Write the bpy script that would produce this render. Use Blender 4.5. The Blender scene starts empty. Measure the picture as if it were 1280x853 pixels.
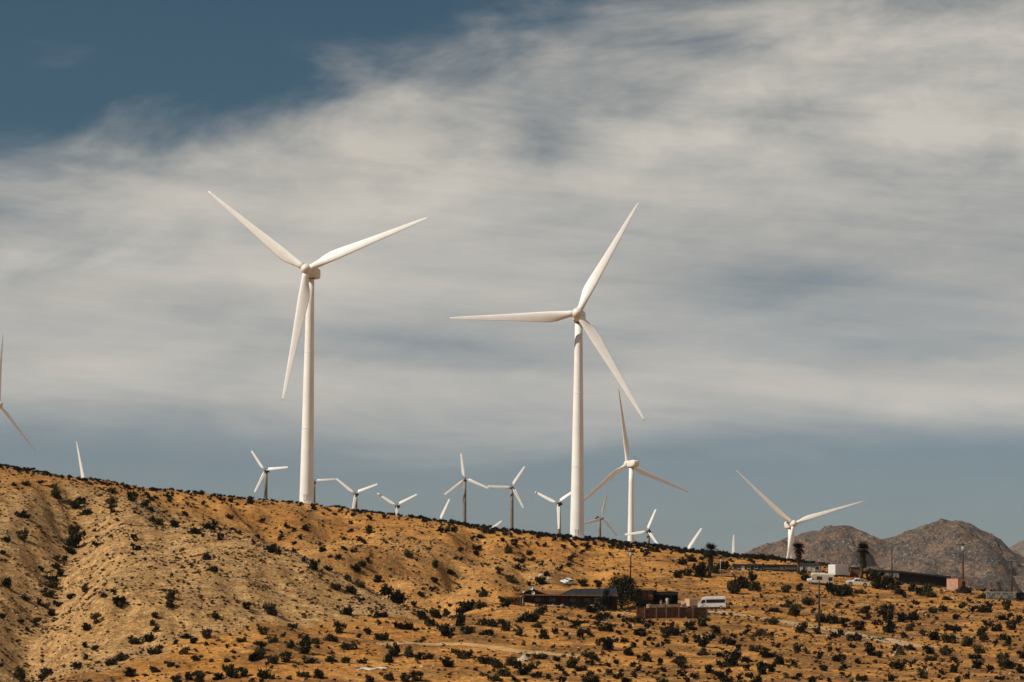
import bpy, math, random
import numpy as np
from mathutils import Vector, Matrix
from mathutils.bvhtree import BVHTree

random.seed(7)
rng = np.random.default_rng(11)
scene = bpy.context.scene
C = scene.collection
R = math.radians

# ------------------------------------------------------------------ camera
F = 100 / 36 * 1280                      # focal length in photo pixels
PITCH = math.atan(383.5 / F)
ROLL = R(0.6)
CAM = Matrix.Rotation(math.pi / 2 + PITCH, 4, 'X') @ Matrix.Rotation(ROLL, 4, 'Z')
cd = bpy.data.cameras.new('camera')
cd.lens = 100; cd.sensor_width = 36; cd.clip_start = 1; cd.clip_end = 60000
cam = bpy.data.objects.new('camera', cd); C.objects.link(cam)
cam.matrix_world = CAM
scene.camera = cam

# ------------------------------------------------------------------ light
SUN_AZ, SUN_EL = R(-112), R(42)          # azimuth from +Y towards +X
sdir = Vector((math.sin(SUN_AZ) * math.cos(SUN_EL), math.cos(SUN_AZ) * math.cos(SUN_EL), math.sin(SUN_EL)))
sl = bpy.data.lights.new('sun', 'SUN'); sl.energy = 5.0; sl.angle = R(0.53); sl.color = (1, .93, .82)
so = bpy.data.objects.new('sun', sl); C.objects.link(so)
so.rotation_euler = sdir.to_track_quat('Z', 'Y').to_euler()
so.location = sdir * 500

scene.view_settings.view_transform = 'Standard'
scene.view_settings.look = 'None'
scene.view_settings.gamma = 1
scene.view_settings.exposure = 0
scene.view_settings.use_curve_mapping = False

# ------------------------------------------------------------------ node helpers
class NG:
    def __init__(s, nt): s.nt = nt
    def node(s, t, **k):
        n = s.nt.nodes.new(t)
        for a, b in k.items(): setattr(n, a, b)
        return n
    def set(s, n, i, v):
        if v is None: return
        if isinstance(v, bpy.types.NodeSocket): s.nt.links.new(v, n.inputs[i])
        else: n.inputs[i].default_value = v
    def m(s, op, a, b=None, c=None, clamp=False):
        n = s.node('ShaderNodeMath', operation=op, use_clamp=clamp)
        s.set(n, 0, a); s.set(n, 1, b); s.set(n, 2, c)
        return n.outputs[0]
    def ss(s, x, lo, hi, a=0.0, b=1.0):
        n = s.node('ShaderNodeMapRange', interpolation_type='SMOOTHSTEP')
        s.set(n, 0, x); s.set(n, 1, lo); s.set(n, 2, hi); s.set(n, 3, a); s.set(n, 4, b)
        return n.outputs[0]
    def noise(s, vec, scale, detail=4, rough=.55, dist=0.0, out=0):
        n = s.node('ShaderNodeTexNoise')
        s.set(n, 'Vector', vec); s.set(n, 'Scale', scale); s.set(n, 'Detail', detail)
        s.set(n, 'Roughness', rough); s.set(n, 'Distortion', dist)
        return n.outputs[out]
    def xyz(s, x, y, z=0.0):
        n = s.node('ShaderNodeCombineXYZ'); s.set(n, 0, x); s.set(n, 1, y); s.set(n, 2, z)
        return n.outputs[0]
    def mix(s, f, a, b, blend='MIX'):
        n = s.node('ShaderNodeMix', data_type='RGBA', blend_type=blend)
        s.set(n, 0, f); s.set(n, 6, a); s.set(n, 7, b)
        return n.outputs[2]

# ------------------------------------------------------------------ sky
world = bpy.data.worlds.new('World'); scene.world = world; world.use_nodes = True
nt = world.node_tree; nt.nodes.clear(); g = NG(nt)
SKY_STRENGTH = .09
sky = g.node('ShaderNodeTexSky', sky_type='NISHITA', sun_disc=False)
sky.sun_elevation = SUN_EL; sky.sun_rotation = SUN_AZ
sky.altitude = 300; sky.air_density = 1.0; sky.dust_density = 1.0; sky.ozone_density = .7
tc = g.node('ShaderNodeTexCoord').outputs['Generated']
sp = g.node('ShaderNodeSeparateXYZ'); g.set(sp, 0, tc)
dx, dy, dz = sp.outputs
az = g.m('MULTIPLY', g.m('ARCTAN2', dx, dy), 57.2958)
el = g.m('MULTIPLY', g.m('ARCSINE', dz), 57.2958)
zz = g.m('MAXIMUM', g.m('ADD', dz, .045), .02)
plx = g.m('DIVIDE', dx, zz); ply = g.m('DIVIDE', dy, zz)       # a high flat cloud sheet
ang = R(20)
wx = g.m('ADD', g.m('MULTIPLY', plx, math.cos(ang)), g.m('MULTIPLY', ply, -math.sin(ang)))
wy = g.m('ADD', g.m('MULTIPLY', plx, math.sin(ang)), g.m('MULTIPLY', ply, math.cos(ang)))
sheet = g.xyz(wx, wy, 0.0)
n_big = g.noise(g.xyz(g.m('MULTIPLY', wx, .8), wy), 1.3, 5, .52, .4)
n_fine = g.noise(g.xyz(g.m('MULTIPLY', az, .11), g.m('MULTIPLY', el, .42), 3.0), 1.0, 8, .58, .5)
n_wisp = g.noise(g.xyz(g.m('MULTIPLY', az, .22), g.m('SUBTRACT', g.m('MULTIPLY', el, .5), g.m('MULTIPLY', az, .05)), 9.0), 1.1, 7, .55, .35)
# upper edge of the main cloud deck, rising to the right, broken by wisps
edge = g.m('ADD', g.m('MULTIPLY', az, .26), 12.0)
wob = g.m('MULTIPLY', g.m('SUBTRACT', n_wisp, .5), 6.5)
above = g.m('ADD', g.m('SUBTRACT', el, edge), wob)
top = g.ss(above, -2.2, 1.3, 1.0, 0.0)
hi = g.m('MULTIPLY', g.ss(n_big, .50, .68), g.ss(el, 14.0, 26.0))   # the deck goes on overhead
low = g.ss(g.m('ADD', el, g.m('MULTIPLY', g.m('SUBTRACT', n_fine, .5), 2.0)), 3.6, 5.4, .12, 1.0)
deck = g.m('MULTIPLY', top, low)
thin = g.m('MULTIPLY', g.m('SUBTRACT', n_fine, .5), 1.0)
streak = g.noise(g.xyz(g.m('MULTIPLY', az, .16), g.m('ADD', g.m('MULTIPLY', el, 1.5), g.m('MULTIPLY', az, .12)), 5.0), 1.0, 7, .6, .35)
puff = g.noise(g.xyz(g.m('MULTIPLY', az, .55), g.m('MULTIPLY', el, 1.1), 12.0), 1.0, 9, .62, .3)
thin = g.m('ADD', thin, g.m('ADD', g.m('MULTIPLY', g.m('SUBTRACT', streak, .5), .55), g.m('MULTIPLY', g.m('MULTIPLY', g.m('SUBTRACT', puff, .5), .9), g.ss(el, 7.5, 11.0, .25, 1.0))))
body = g.m('ADD', .84, thin)
# broken places in the deck
def gap(a0, e0, sa, se, amt):
    da = g.m('DIVIDE', g.m('SUBTRACT', az, a0), sa)
    de = g.m('DIVIDE', g.m('SUBTRACT', g.m('ADD', el, g.m('MULTIPLY', g.m('SUBTRACT', n_wisp, .5), 1.2)), e0), se)
    r2 = g.m('ADD', g.m('MULTIPLY', da, da), g.m('MULTIPLY', de, de))
    return g.m('MULTIPLY', g.m('EXPONENT', g.m('MULTIPLY', r2, -1.0)), amt)
gaps = None
for a in [(6.0, 7.5, 4.2, .75, .44), (5.6, 10.6, 1.7, .30, .30), (8.2, 6.2, 3.4, .6, .42), (.6, 10.5, 1.0, .7, .5),
          (-3.4, 6.2, 4.0, .5, .2), (-.6, 5.9, 2.6, .5, .22), (9.0, 9.6, 1.8, .5, .22), (2.0, 11.2, 1.6, .4, .2), (10, 13, 2.5, .8, .35)]:
    v = gap(*a); gaps = v if gaps is None else g.m('ADD', gaps, v)
body = g.m('SUBTRACT', body, gaps, clamp=True)
dens = g.m('MAXIMUM', g.m('MULTIPLY', deck, body), g.m('MULTIPLY', hi, .3), clamp=True)
dens = g.m('MULTIPLY', dens, .95)
lohi = g.ss(el, 3.0, 11.0)
tint = g.mix(1.0, sky.outputs[0], g.mix(lohi, (.395, .465, .565, 1), (.225, .330, .352, 1)), 'MULTIPLY')
k = 1 / SKY_STRENGTH
cloudcol = g.mix(g.ss(n_big, .3, .7), (.585 * k, .54 * k, .475 * k, 1), (.615 * k, .575 * k, .515 * k, 1))
final = g.mix(dens, tint, cloudcol)
bg = g.node('ShaderNodeBackground'); g.set(bg, 0, final); g.set(bg, 1, SKY_STRENGTH)
wo = g.node('ShaderNodeOutputWorld'); nt.links.new(bg.outputs[0], wo.inputs[0])

# ------------------------------------------------------------------ pixel <-> place (used to survey the site)
CM = np.array(CAM)[:3, :3]
def ray(px, py):
    return CM @ np.array([(px - 640) / F, (426.5 - py) / F, -1.0])
def pt(px, py, D):
    d = ray(px, py); return Vector(d * (D / d[1]))

# ------------------------------------------------------------------ noise
def _h(ix, iy, s):
    n = (ix.astype(np.int64) * 374761393 + iy.astype(np.int64) * 668265263 + s * 974711) & 0x7fffffff
    n = ((n ^ (n >> 13)) * 1274126177) & 0x7fffffff
    return ((n ^ (n >> 16)) & 0xffff) / 65535.0 * 2 * np.pi
def perlin(x, y, s=0):
    x = np.asarray(x, float); y = np.asarray(y, float)
    ix = np.floor(x); iy = np.floor(y); fx = x - ix; fy = y - iy
    u = fx * fx * fx * (fx * (fx * 6 - 15) + 10); v = fy * fy * fy * (fy * (fy * 6 - 15) + 10)
    def gr(a, b):
        t = _h(ix + a, iy + b, s); return np.cos(t) * (fx - a) + np.sin(t) * (fy - b)
    a = gr(0, 0) * (1 - u) + gr(1, 0) * u; b = gr(0, 1) * (1 - u) + gr(1, 1) * u
    return (a * (1 - v) + b * v) * 1.5
def fbm(x, y, o=4, s=0, rough=.5):
    t = 0; a = 1
    for i in range(o):
        t = t + a * perlin(x * 2 ** i, y * 2 ** i, s + i * 17); a *= rough
    return t
def sstep(x, a, b):
    t = np.clip((x - a) / (b - a), 0, 1); return t * t * (3 - 2 * t)

# ------------------------------------------------------------------ terrain: heights fitted to surveyed points
SURVEY = {                                # column: (row, distance) ... last = skyline crest
 -260: [(860, 465), (760, 535), (650, 620), (572, 700)],
 -120: [(858, 470), (760, 540), (655, 622), (576, 705)],
    0: [(853, 475), (800, 510), (740, 553), (660, 622), (583, 715)],
   60: [(853, 478), (810, 512), (735, 562), (655, 632), (593, 722)],
  120: [(853, 480), (812, 515), (720, 576), (650, 640), (602, 732)],
  185: [(853, 480), (822, 500), (760, 527), (690, 571), (645, 636), (636, 674), (612, 748)],
  250: [(853, 480), (798, 512), (740, 542), (692, 576), (662, 640), (680, 684), (640, 734), (619, 768)],
  300: [(853, 480), (786, 522), (745, 547), (706, 573), (680, 622), (712, 672), (665, 720), (625, 778)],
  350: [(853, 480), (778, 531), (745, 554), (722, 573), (695, 612), (735, 664), (675, 714), (628, 783)],
  400: [(853, 480), (775, 541), (745, 570), (711, 605), (752, 652), (690, 708), (660, 745), (633, 785)],
  460: [(853, 480), (776, 543), (747, 578), (736, 594), (768, 634), (705, 684), (665, 738), (641, 788)],
  525: [(853, 480), (806, 523), (766, 560), (772, 600), (730, 643), (690, 696), (650, 786)],
  600: [(853, 479), (807, 524), (764, 590), (755, 606), (720, 648), (690, 696), (660, 783)],
  650: [(853, 478), (808, 524), (776, 572), (758, 624), (751, 652), (722, 686), (692, 726), (666, 781)],
  700: [(853, 478), (808, 524), (778, 570), (757, 628), (750, 655), (722, 692), (692, 738), (672, 780)],
  800: [(853, 478), (803, 534), (778, 590), (764, 640), (752, 660), (728, 694), (712, 718), (683, 777)],
  900: [(853, 478), (803, 540), (772, 605), (761, 640), (738, 684), (720, 716), (708, 746), (693, 786)],
 1000: [(853, 478), (812, 540), (783, 605), (748, 668), (732, 704), (718, 735), (710, 760), (703, 790)],
 1100: [(853, 478), (822, 530), (797, 580), (762, 648), (735, 712), (726, 742), (721, 775)],
 1200: [(853, 478), (815, 545), (778, 622), (748, 694), (738, 728), (737, 760)],
 1300: [(855, 478), (806, 560), (770, 645), (752, 700), (745, 750)],
 1450: [(860, 478), (812, 560), (780, 645), (762, 745)],
}
SPUR_ROWS = {185: (690, 645), 250: (740, 692, 662), 300: (745, 706, 680), 350: (745, 722, 695), 400: (745, 711), 460: (747, 736), 525: (766,)}
def collect(face):
    cp = []
    for px, col in SURVEY.items():
        for py, D in col:
            if face and py in SPUR_ROWS.get(px, ()) : continue
            cp.append(pt(px, py, D))
        py, D = col[-1]; hi_ = py < 720
        cp.append(pt(px, py + (14 if hi_ else 9), D + 60))
        cp.append(pt(px, py + (36 if hi_ else 20), 1050))
        cp.append(pt(px, py + (80 if hi_ else 36), 1300))
        p = pt(px, 800, 1750); p.z = 18; cp.append(p)
        p = pt(px, 800, 400); p.z = -9.5; cp.append(p)
        p = pt(px, 800, 250); p.z = -9; cp.append(p)
    for x in (-120, -40, 40, 120):
        cp.append(Vector((x, 100, -5.5))); cp.append(Vector((x, 0, -1.8))); cp.append(Vector((x, -150, -1.0)))
    return np.array([tuple(v) for v in cp])
S = 100.0
def tps(r2): return np.where(r2 > 1e-12, r2 * np.log(np.maximum(r2, 1e-12)) * .5, 0)
def fit_surface(CP):
    A_ = CP[:, :2] / S; n_ = len(A_)
    K = tps(((A_[:, None] - A_[None]) ** 2).sum(-1)) + np.eye(n_) * .00002
    P_ = np.c_[np.ones(n_), A_]
    sol = np.linalg.solve(np.block([[K, P_], [P_.T, np.zeros((3, 3))]]), np.r_[CP[:, 2], 0, 0, 0])
    def f(x, y):
        xc = np.clip(x, -300, 300) / S; yc = np.clip(y, -150, 1700) / S
        out = np.zeros(x.shape)
        for i in range(n_): out += sol[i] * tps((xc - A_[i, 0]) ** 2 + (yc - A_[i, 1]) ** 2)
        return out + sol[n_] + sol[n_ + 1] * xc + sol[n_ + 2] * yc
    return f
near_surface = fit_surface(collect(False)); face_surface = fit_surface(collect(True))
# crest of the spur that runs down from the left hill towards the flat
CREST = [pt(*q) for q in [(195, 638, 676), (250, 658, 646), (300, 678, 625), (350, 695, 613), (400, 712, 605), (450, 732, 597), (500, 755, 582), (530, 769, 566)]]
def spur(x, y):
    best = np.full(x.shape, 1e9); sd = np.zeros(x.shape); cz = np.zeros(x.shape); tt = np.zeros(x.shape)
    n = len(CREST) - 1
    for i in range(n):
        a, b_ = CREST[i], CREST[i + 1]; ex, ey = b_.x - a.x, b_.y - a.y; l2 = ex * ex + ey * ey
        t = np.clip(((x - a.x) * ex + (y - a.y) * ey) / l2, 0, 1)
        d = np.hypot(x - a.x - t * ex, y - a.y - t * ey); m = d < best
        best = np.where(m, d, best); sd = np.where(m, np.sign((x - a.x) * -ey + (y - a.y) * ex) * d, sd)
        cz = np.where(m, a.z + (b_.z - a.z) * t, cz); tt = np.where(m, (i + t) / n, tt)
    return sd, cz, tt
def base_height(x, y):
    A = near_surface(x, y); Bf = face_surface(x, y); d, cz, t = spur(x, y)
    dp = np.maximum(d, 0); fall = (.12 + .66 * sstep(t, .05, .4)) * (np.sqrt(dp * dp + 49) - 7)
    top = cz - fall
    k = 2.5; hmax = np.maximum(Bf, top) + k * .25 * np.maximum(0, 1 - np.abs(Bf - top) / k) ** 2
    w = sstep(d, -5, 4) * sstep(np.abs(x) * 0 + t, 0, .08) * (1 - sstep(y, 760, 800)) * sstep(y, 470, 520)
    return A * (1 - w) + hmax * w
def seg_dist(x, y, pts):
    best = np.full(x.shape, 1e9); tt = np.zeros(x.shape); L = 0
    ln = sum((Vector(b) - Vector(a)).length for a, b in zip(pts, pts[1:]))
    for a, b in zip(pts, pts[1:]):
        ax, ay = a; bx, by = b; l2 = (bx - ax) ** 2 + (by - ay) ** 2
        t = np.clip(((x - ax) * (bx - ax) + (y - ay) * (by - ay)) / l2, 0, 1)
        d = np.hypot(x - ax - t * (bx - ax), y - ay - t * (by - ay))
        m = d < best; best = np.where(m, d, best); tt = np.where(m, (L + t * math.sqrt(l2)) / ln, tt); L += math.sqrt(l2)
    return best, tt
def P2(px, py, D): v = pt(px, py, D); return (v.x, v.y)
GULLIES = [  # survey polylines (px, py, D), half-width, depth
 ([(95, 620, 700), (98, 655, 640), (72, 715, 580), (60, 765, 545), (30, 800, 512), (-40, 850, 480)], 11, 7.0),
 ([(445, 645, 775), (430, 665, 745), (400, 700, 695), (375, 728, 660)], 8, 2.2),
 ([(600, 662, 775), (595, 690, 712), (560, 735, 655), (530, 765, 605)], 8, 4.2),
 ([(675, 670, 772), (655, 700, 720), (640, 740, 660)], 8, 3.2),
 ([(185, 640, 665), (215, 700, 600), (205, 770, 548)], 9, 2.4),
 ([(330, 635, 765), (345, 670, 715), (352, 700, 680)], 7, 2.8),
 ([(200, 645, 696), (250, 680, 688), (350, 728, 666), (440, 760, 640), (500, 770, 612), (535, 775, 590)], 11, 3.5),
 ([(740, 680, 770), (730, 705, 715), (725, 725, 690)], 8, 2.2),
]
GU = [([P2(*q) for q in l], w, d) for l, w, d in GULLIES]
def gully(x, y):
    out = np.zeros(x.shape)
    for l, w, d in GU:
        r, t = seg_dist(x, y, l)
        out -= d * np.exp(-(r / w) ** 2 * 1.6) * sstep(t, 0, .2) * (1 - .4 * sstep(t, .9, 1))
    return out
def height(x, y):
    h = base_height(x, y)
    inb = sstep(y, 380, 450) * (1 - sstep(y, 900, 1100))
    h = h + gully(x, y)
    gy_, gx_ = np.gradient(h, YS, XS)
    steep = np.clip(np.hypot(gx_, gy_) * 3.2 - .25, 0, 1)
    h = h + inb * (fbm(x / 34, y / 40, 4, 3) * (.35 + .9 * steep) + fbm(x / 7 + y / 30, y / 26 - x / 40, 3, 40) * .35 * steep
                   + fbm(x / 4.5, y / 4.5, 3, 80) * .13 + (1 - np.abs(fbm((x + .35 * y) / 11, (y) / 45, 2, 120))) * 1.5 * steep - .95 * steep)
    far = sstep(y, 1500, 2600) + sstep(np.abs(x), 500, 1500); far = np.clip(far, 0, 1)
    return h * (1 - far) + far * (8 + 6 * fbm(x / 600, y / 600, 3, 9))
def axis(lo, hi, step, far_lo, far_hi):
    a = list(np.arange(lo, hi + .01, step)); s = step
    v = lo
    while v > far_lo: s *= 1.22; v -= s; a.insert(0, max(v, far_lo))
    s = step; v = hi
    while v < far_hi: s *= 1.22; v += s; a.append(min(v, far_hi))
    return np.array(a)
XS = axis(-172, 178, 1.0, -14000, 14000); YS = axis(452, 815, 1.0, -3000, 24000)
GX, GY = np.meshgrid(XS, YS); GZ = height(GX, GY)
def grid_mesh(name, X, Y, Z):
    ny, nx = X.shape
    v = np.c_[X.ravel(), Y.ravel(), Z.ravel()]
    i = np.arange(nx * ny).reshape(ny, nx)
    f = np.stack([i[:-1, :-1], i[:-1, 1:], i[1:, 1:], i[1:, :-1]], -1).reshape(-1, 4)
    me = bpy.data.meshes.new(name)
    me.vertices.add(len(v)); me.vertices.foreach_set('co', v.ravel().astype(np.float32))
    me.loops.add(len(f) * 4); me.loops.foreach_set('vertex_index', f.ravel().astype(np.int32))
    me.polygons.add(len(f)); me.polygons.foreach_set('loop_start', np.arange(0, len(f) * 4, 4, dtype=np.int32))
    me.update(calc_edges=True); me.polygons.foreach_set('use_smooth', np.ones(len(f), bool))
    return me, v, f
tm, TV, TF = grid_mesh('ground', GX, GY, GZ)
BVH = BVHTree.FromPolygons([tuple(p) for p in TV.tolist()], TF.tolist())
def ground_px(px, py):
    d = Vector(ray(px, py)).normalized()
    h = BVH.ray_cast(d * 300, d)
    return h[0]
def ground_z(x, y):
    h = BVH.ray_cast(Vector((x, y, 500)), Vector((0, 0, -1))); return h[0].z if h[0] else 0.0
def ground_n(x, y):
    h = BVH.ray_cast(Vector((x, y, 500)), Vector((0, 0, -1))); return h[1]
def site(px, D):
    """ground point in the direction of a photo column at a distance"""
    v = pt(px, 740, D); v.z = ground_z(v.x, v.y); return v
def top_z(px, py, D): return pt(px, py, D).z

# ------------------------------------------------------------------ materials
MATS = {}
def mat(name, col, rough=.7, var=.12, scale=3.0, bump=0.0, bscale=8.0, metal=0.0, spec=.3, col2=None):
    if name in MATS: return MATS[name]
    m = bpy.data.materials.new(name); m.use_nodes = True; nt = m.node_tree; g = NG(nt)
    b = nt.nodes['Principled BSDF']
    oc = g.node('ShaderNodeTexCoord').outputs['Object']
    n = g.noise(oc, scale, 5, .6)
    c2 = col2 or tuple(c * (1 - 2.2 * var) for c in col)
    c = g.mix(g.ss(n, .3, .7), tuple(c2) + (1,), tuple(min(1, q * (1 + var * .4)) for q in col) + (1,))
    g.set(b, 'Base Color', c); g.set(b, 'Roughness', rough); g.set(b, 'Metallic', metal); g.set(b, 'Specular IOR Level', spec)
    if bump:
        bn = g.node('ShaderNodeBump'); g.set(bn, 'Strength', bump); g.set(bn, 'Distance', .05)
        g.set(bn, 'Height', g.noise(oc, bscale, 5, .6)); nt.links.new(bn.outputs[0], b.inputs['Normal'])
    MATS[name] = m; return m

# ground soil
attr = tm.attributes.new('rocky', 'FLOAT', 'POINT')
toe = [P2(*q) for q in [(-300, 870, 465), (40, 850, 480), (150, 826, 497), (230, 800, 509), (300, 786, 520), (400, 774, 539), (520, 767, 558), (590, 757, 612), (660, 735, 668), (760, 700, 735)]]
tx = np.array([q[0] for q in toe]); ty = np.array([q[1] for q in toe])
yy = np.interp(GX, tx, ty)
rocky = sstep(GY - yy + fbm(GX / 14, GY / 14, 3, 200) * 7, -5, 5) * (1 - .8 * sstep(GX, 0, 30))
# the upper part of the ridge face is ochre again
cx = np.array([P2(px, c[-1][0], c[-1][1]) for px, c in SURVEY.items()]);
cyy = np.interp(GX, cx[:, 0], cx[:, 1])
rocky = rocky * (1 - .85 * sstep(GY - (cyy - 48) + fbm(GX / 20, GY / 20, 3, 210) * 16, -14, 14))
sd_, _, _ = spur(GX, GY)
rocky = rocky * (1 - .7 * sstep(sd_ + fbm(GX / 9, GY / 9, 3, 220) * 3, -2, 6) * sstep(GX, -90, -70))
attr.data.foreach_set('value', rocky.ravel().astype(np.float32))
lit = tm.attributes.new('litter', 'FLOAT', 'POINT')
litter = (1 - rocky) * sstep(fbm(GX / 16, GY / 11, 4, 500) + .25 * sstep(GX, -10, 60) - .35 * sstep(GY, 640, 720), -.05, .45)
lit.data.foreach_set('value', litter.ravel().astype(np.float32))
gm = bpy.data.materials.new('desert_soil'); gm.use_nodes = True; nt = gm.node_tree; g = NG(nt)
b = nt.nodes['Principled BSDF']
po = g.node('ShaderNodeNewGeometry').outputs['Position']
ra = g.node('ShaderNodeAttribute', attribute_name='rocky').outputs['Fac']
n1 = g.noise(po, .045, 5, .6); n2 = g.noise(po, .35, 5, .65); n3 = g.noise(po, 2.2, 4, .7); n4 = g.noise(po, 1.1, 3, .6)
n5 = g.noise(po, 6.0, 3, .75); n6 = g.noise(po, .12, 4, .6)
och = g.mix(g.ss(n1, .34, .66), (.31, .130, .026, 1), (.46, .214, .054, 1))
och = g.mix(g.m('MULTIPLY', g.ss(n2, .48, .68), .75), och, (.19, .078, .017, 1))
och = g.mix(g.m('MULTIPLY', g.ss(n6, .55, .66), .85), och, (.20, .092, .030, 1))
och = g.mix(g.m('MULTIPLY', g.ss(n6, .46, .36), .6), och, (.47, .235, .072, 1))
la = g.node('ShaderNodeAttribute', attribute_name='litter').outputs['Fac']
och = g.mix(g.m('MULTIPLY', la, g.ss(n2, .30, .58, .35, .95)), och, (.150, .072, .024, 1))
rock = g.mix(g.ss(n2, .36, .62), (.230, .122, .046, 1), (.405, .236, .094, 1))
rock = g.mix(g.m('MULTIPLY', g.ss(n6, .52, .64), .6), rock, (.30, .160, .050, 1))
base = g.mix(ra, och, rock)
speck = g.ss(g.noise(po, 1.3, 4, .75), .57, .66)
base = g.mix(g.m('MULTIPLY', speck, g.m('ADD', g.m('MULTIPLY', ra, .45), .25)), base, (.56, .40, .235, 1))
gr1 = g.ss(g.noise(po, 1.7, 4, .8), .34, .66, .62, 1.36); gr2 = g.ss(g.noise(po, .75, 3, .7), .36, .64, .8, 1.18)
grain = g.m('MULTIPLY', gr1, gr2)
base = g.mix(1.0, base, g.xyz(grain, grain, g.m('MULTIPLY', grain, .97)), 'MULTIPLY')
dark = g.ss(n4, .56, .66)
base = g.mix(g.m('MULTIPLY', dark, .4), base, (.14, .070, .026, 1))
g.set(b, 'Base Color', base); g.set(b, 'Roughness', .95); g.set(b, 'Specular IOR Level', .1)
bn = g.node('ShaderNodeBump'); g.set(bn, 'Strength', .8); g.set(bn, 'Distance', .3)
g.set(bn, 'Height', g.m('ADD', g.noise(po, .8, 6, .65), g.m('MULTIPLY', n3, .4))); nt.links.new(bn.outputs[0], b.inputs['Normal'])
tm.materials.append(gm)
def link(o, parent=None):
    C.objects.link(o)
    if parent is not None: o.parent = parent
    return o
def tag(o, label=None, cat=None, group=None, kind=None):
    if label: o['label'] = label
    if cat: o['category'] = cat
    if group: o['group'] = group
    if kind: o['kind'] = kind
    return o
tag(link(bpy.data.objects.new('ground', tm)), 'dry ochre desert hillside with ridge, spur and gullies', 'ground', kind='structure')

# ------------------------------------------------------------------ far mountains
def mountain(name, outline, D0, depth, label, cols, seed, xr):
    xs = np.arange(xr[0], xr[1], 11.0); ysm = np.arange(D0 - depth, D0 + depth * .8, 15.0)
    X, Y = np.meshgrid(xs, ysm)
    pts_ = [pt(px, py, D0) for px, py in outline]
    # each column is followed along its own line of sight so that the crest keeps its outline over the depth
    crest = np.interp(X * D0 / Y, [q.x for q in pts_], [q.z for q in pts_])
    t = (Y - D0) / depth
    foot = np.where(t < 0, 1 - np.abs(t) ** 1.25, 1 - (t / .8) ** 1.6)
    rid = 1 - np.abs(fbm(X / 210 + seed, Y / 330, 4, seed, .55))
    rid2 = 1 - np.abs(fbm(X / 62 + seed, Y / 120, 3, seed + 5, .55))
    hgt = crest * np.clip(foot, 0, 1)
    amp = np.clip(1 - np.abs(t), 0, 1) ** .5 * np.clip(np.abs(t) * 4, .12, 1)
    Z = -2 + hgt + (rid - .80) * 100 * amp + (rid2 - .74) * 26 * np.clip(amp + .1, 0, 1) + fbm(X / 24, Y / 24, 3, seed + 9) * 4
    Z = np.where(foot <= 0, -20, Z)
    me, _, _ = grid_mesh(name, X, Y, Z)
    m = bpy.data.materials.new(name + '_rock'); m.use_nodes = True; nt = m.node_tree; g = NG(nt); b = nt.nodes['Principled BSDF']
    po = g.node('ShaderNodeNewGeometry').outputs['Position']
    rp = g.node('ShaderNodeMapping'); rp.inputs['Rotation'].default_value = (0, R(38), 0); rp.inputs['Scale'].default_value = (1, .55, 1.25); g.set(rp, 0, po); rv_ = rp.outputs[0]
    a = g.noise(po, .010, 5, .62); c = g.noise(rv_, .14, 5, .72); d = g.noise(rv_, .30, 3, .7)
    base = g.mix(g.ss(a, .40, .60), cols[0], cols[1])
    hue = g.mix(g.ss(g.noise(po, .055, 4, .7), .42, .58), (.066, .072, .070, 1), (.23, .128, .068, 1))
    base = g.mix(.5, base, hue)
    base = g.mix(g.ss(c, .50, .60), base, cols[2])
    base = g.mix(g.m('MULTIPLY', g.ss(d, .54, .64), .7), base, cols[3])
    g.set(b, 'Base Color', base); g.set(b, 'Roughness', .95); g.set(b, 'Specular IOR Level', .1)
    bn = g.node('ShaderNodeBump'); g.set(bn, 'Strength', 1.0); g.set(bn, 'Distance', 9.0)
    g.set(bn, 'Height', g.noise(rv_, .07, 6, .7)); nt.links.new(bn.outputs[0], b.inputs['Normal'])
    me.materials.append(m)
    return tag(link(bpy.data.objects.new(name, me)), label, 'mountain', kind='structure')
OUT1 = [(860, 735), (900, 706), (935, 690), (957, 683), (975, 678), (1000, 669), (1018, 664), (1040, 658), (1052, 657), (1066, 660), (1085, 669), (1100, 674),
        (1112, 674), (1128, 667), (1145, 662), (1160, 656), (1175, 650), (1187, 648), (1200, 650), (1216, 656), (1235, 667), (1255, 680), (1275, 692), (1310, 707), (1360, 700), (1420, 715), (1500, 740)]
mountain('mountain', OUT1, 4600, 1300, 'rocky brown mountain with two rounded summits at right',
         [(.050, .048, .050, 1), (.165, .105, .070, 1), (.045, .044, .044, 1), (.38, .25, .16, 1)], 31, (150, 1500))
OUT2 = [(1180, 740), (1230, 705), (1262, 684), (1280, 673), (1300, 664), (1340, 668), (1400, 690), (1500, 740)]
mountain('far_mountain', OUT2, 8200, 1500, 'small pale distant peak at the right edge',
         [(.11, .10, .09, 1), (.19, .14, .10, 1), (.10, .10, .09, 1), (.28, .22, .17, 1)], 71, (1000, 2300))

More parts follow.
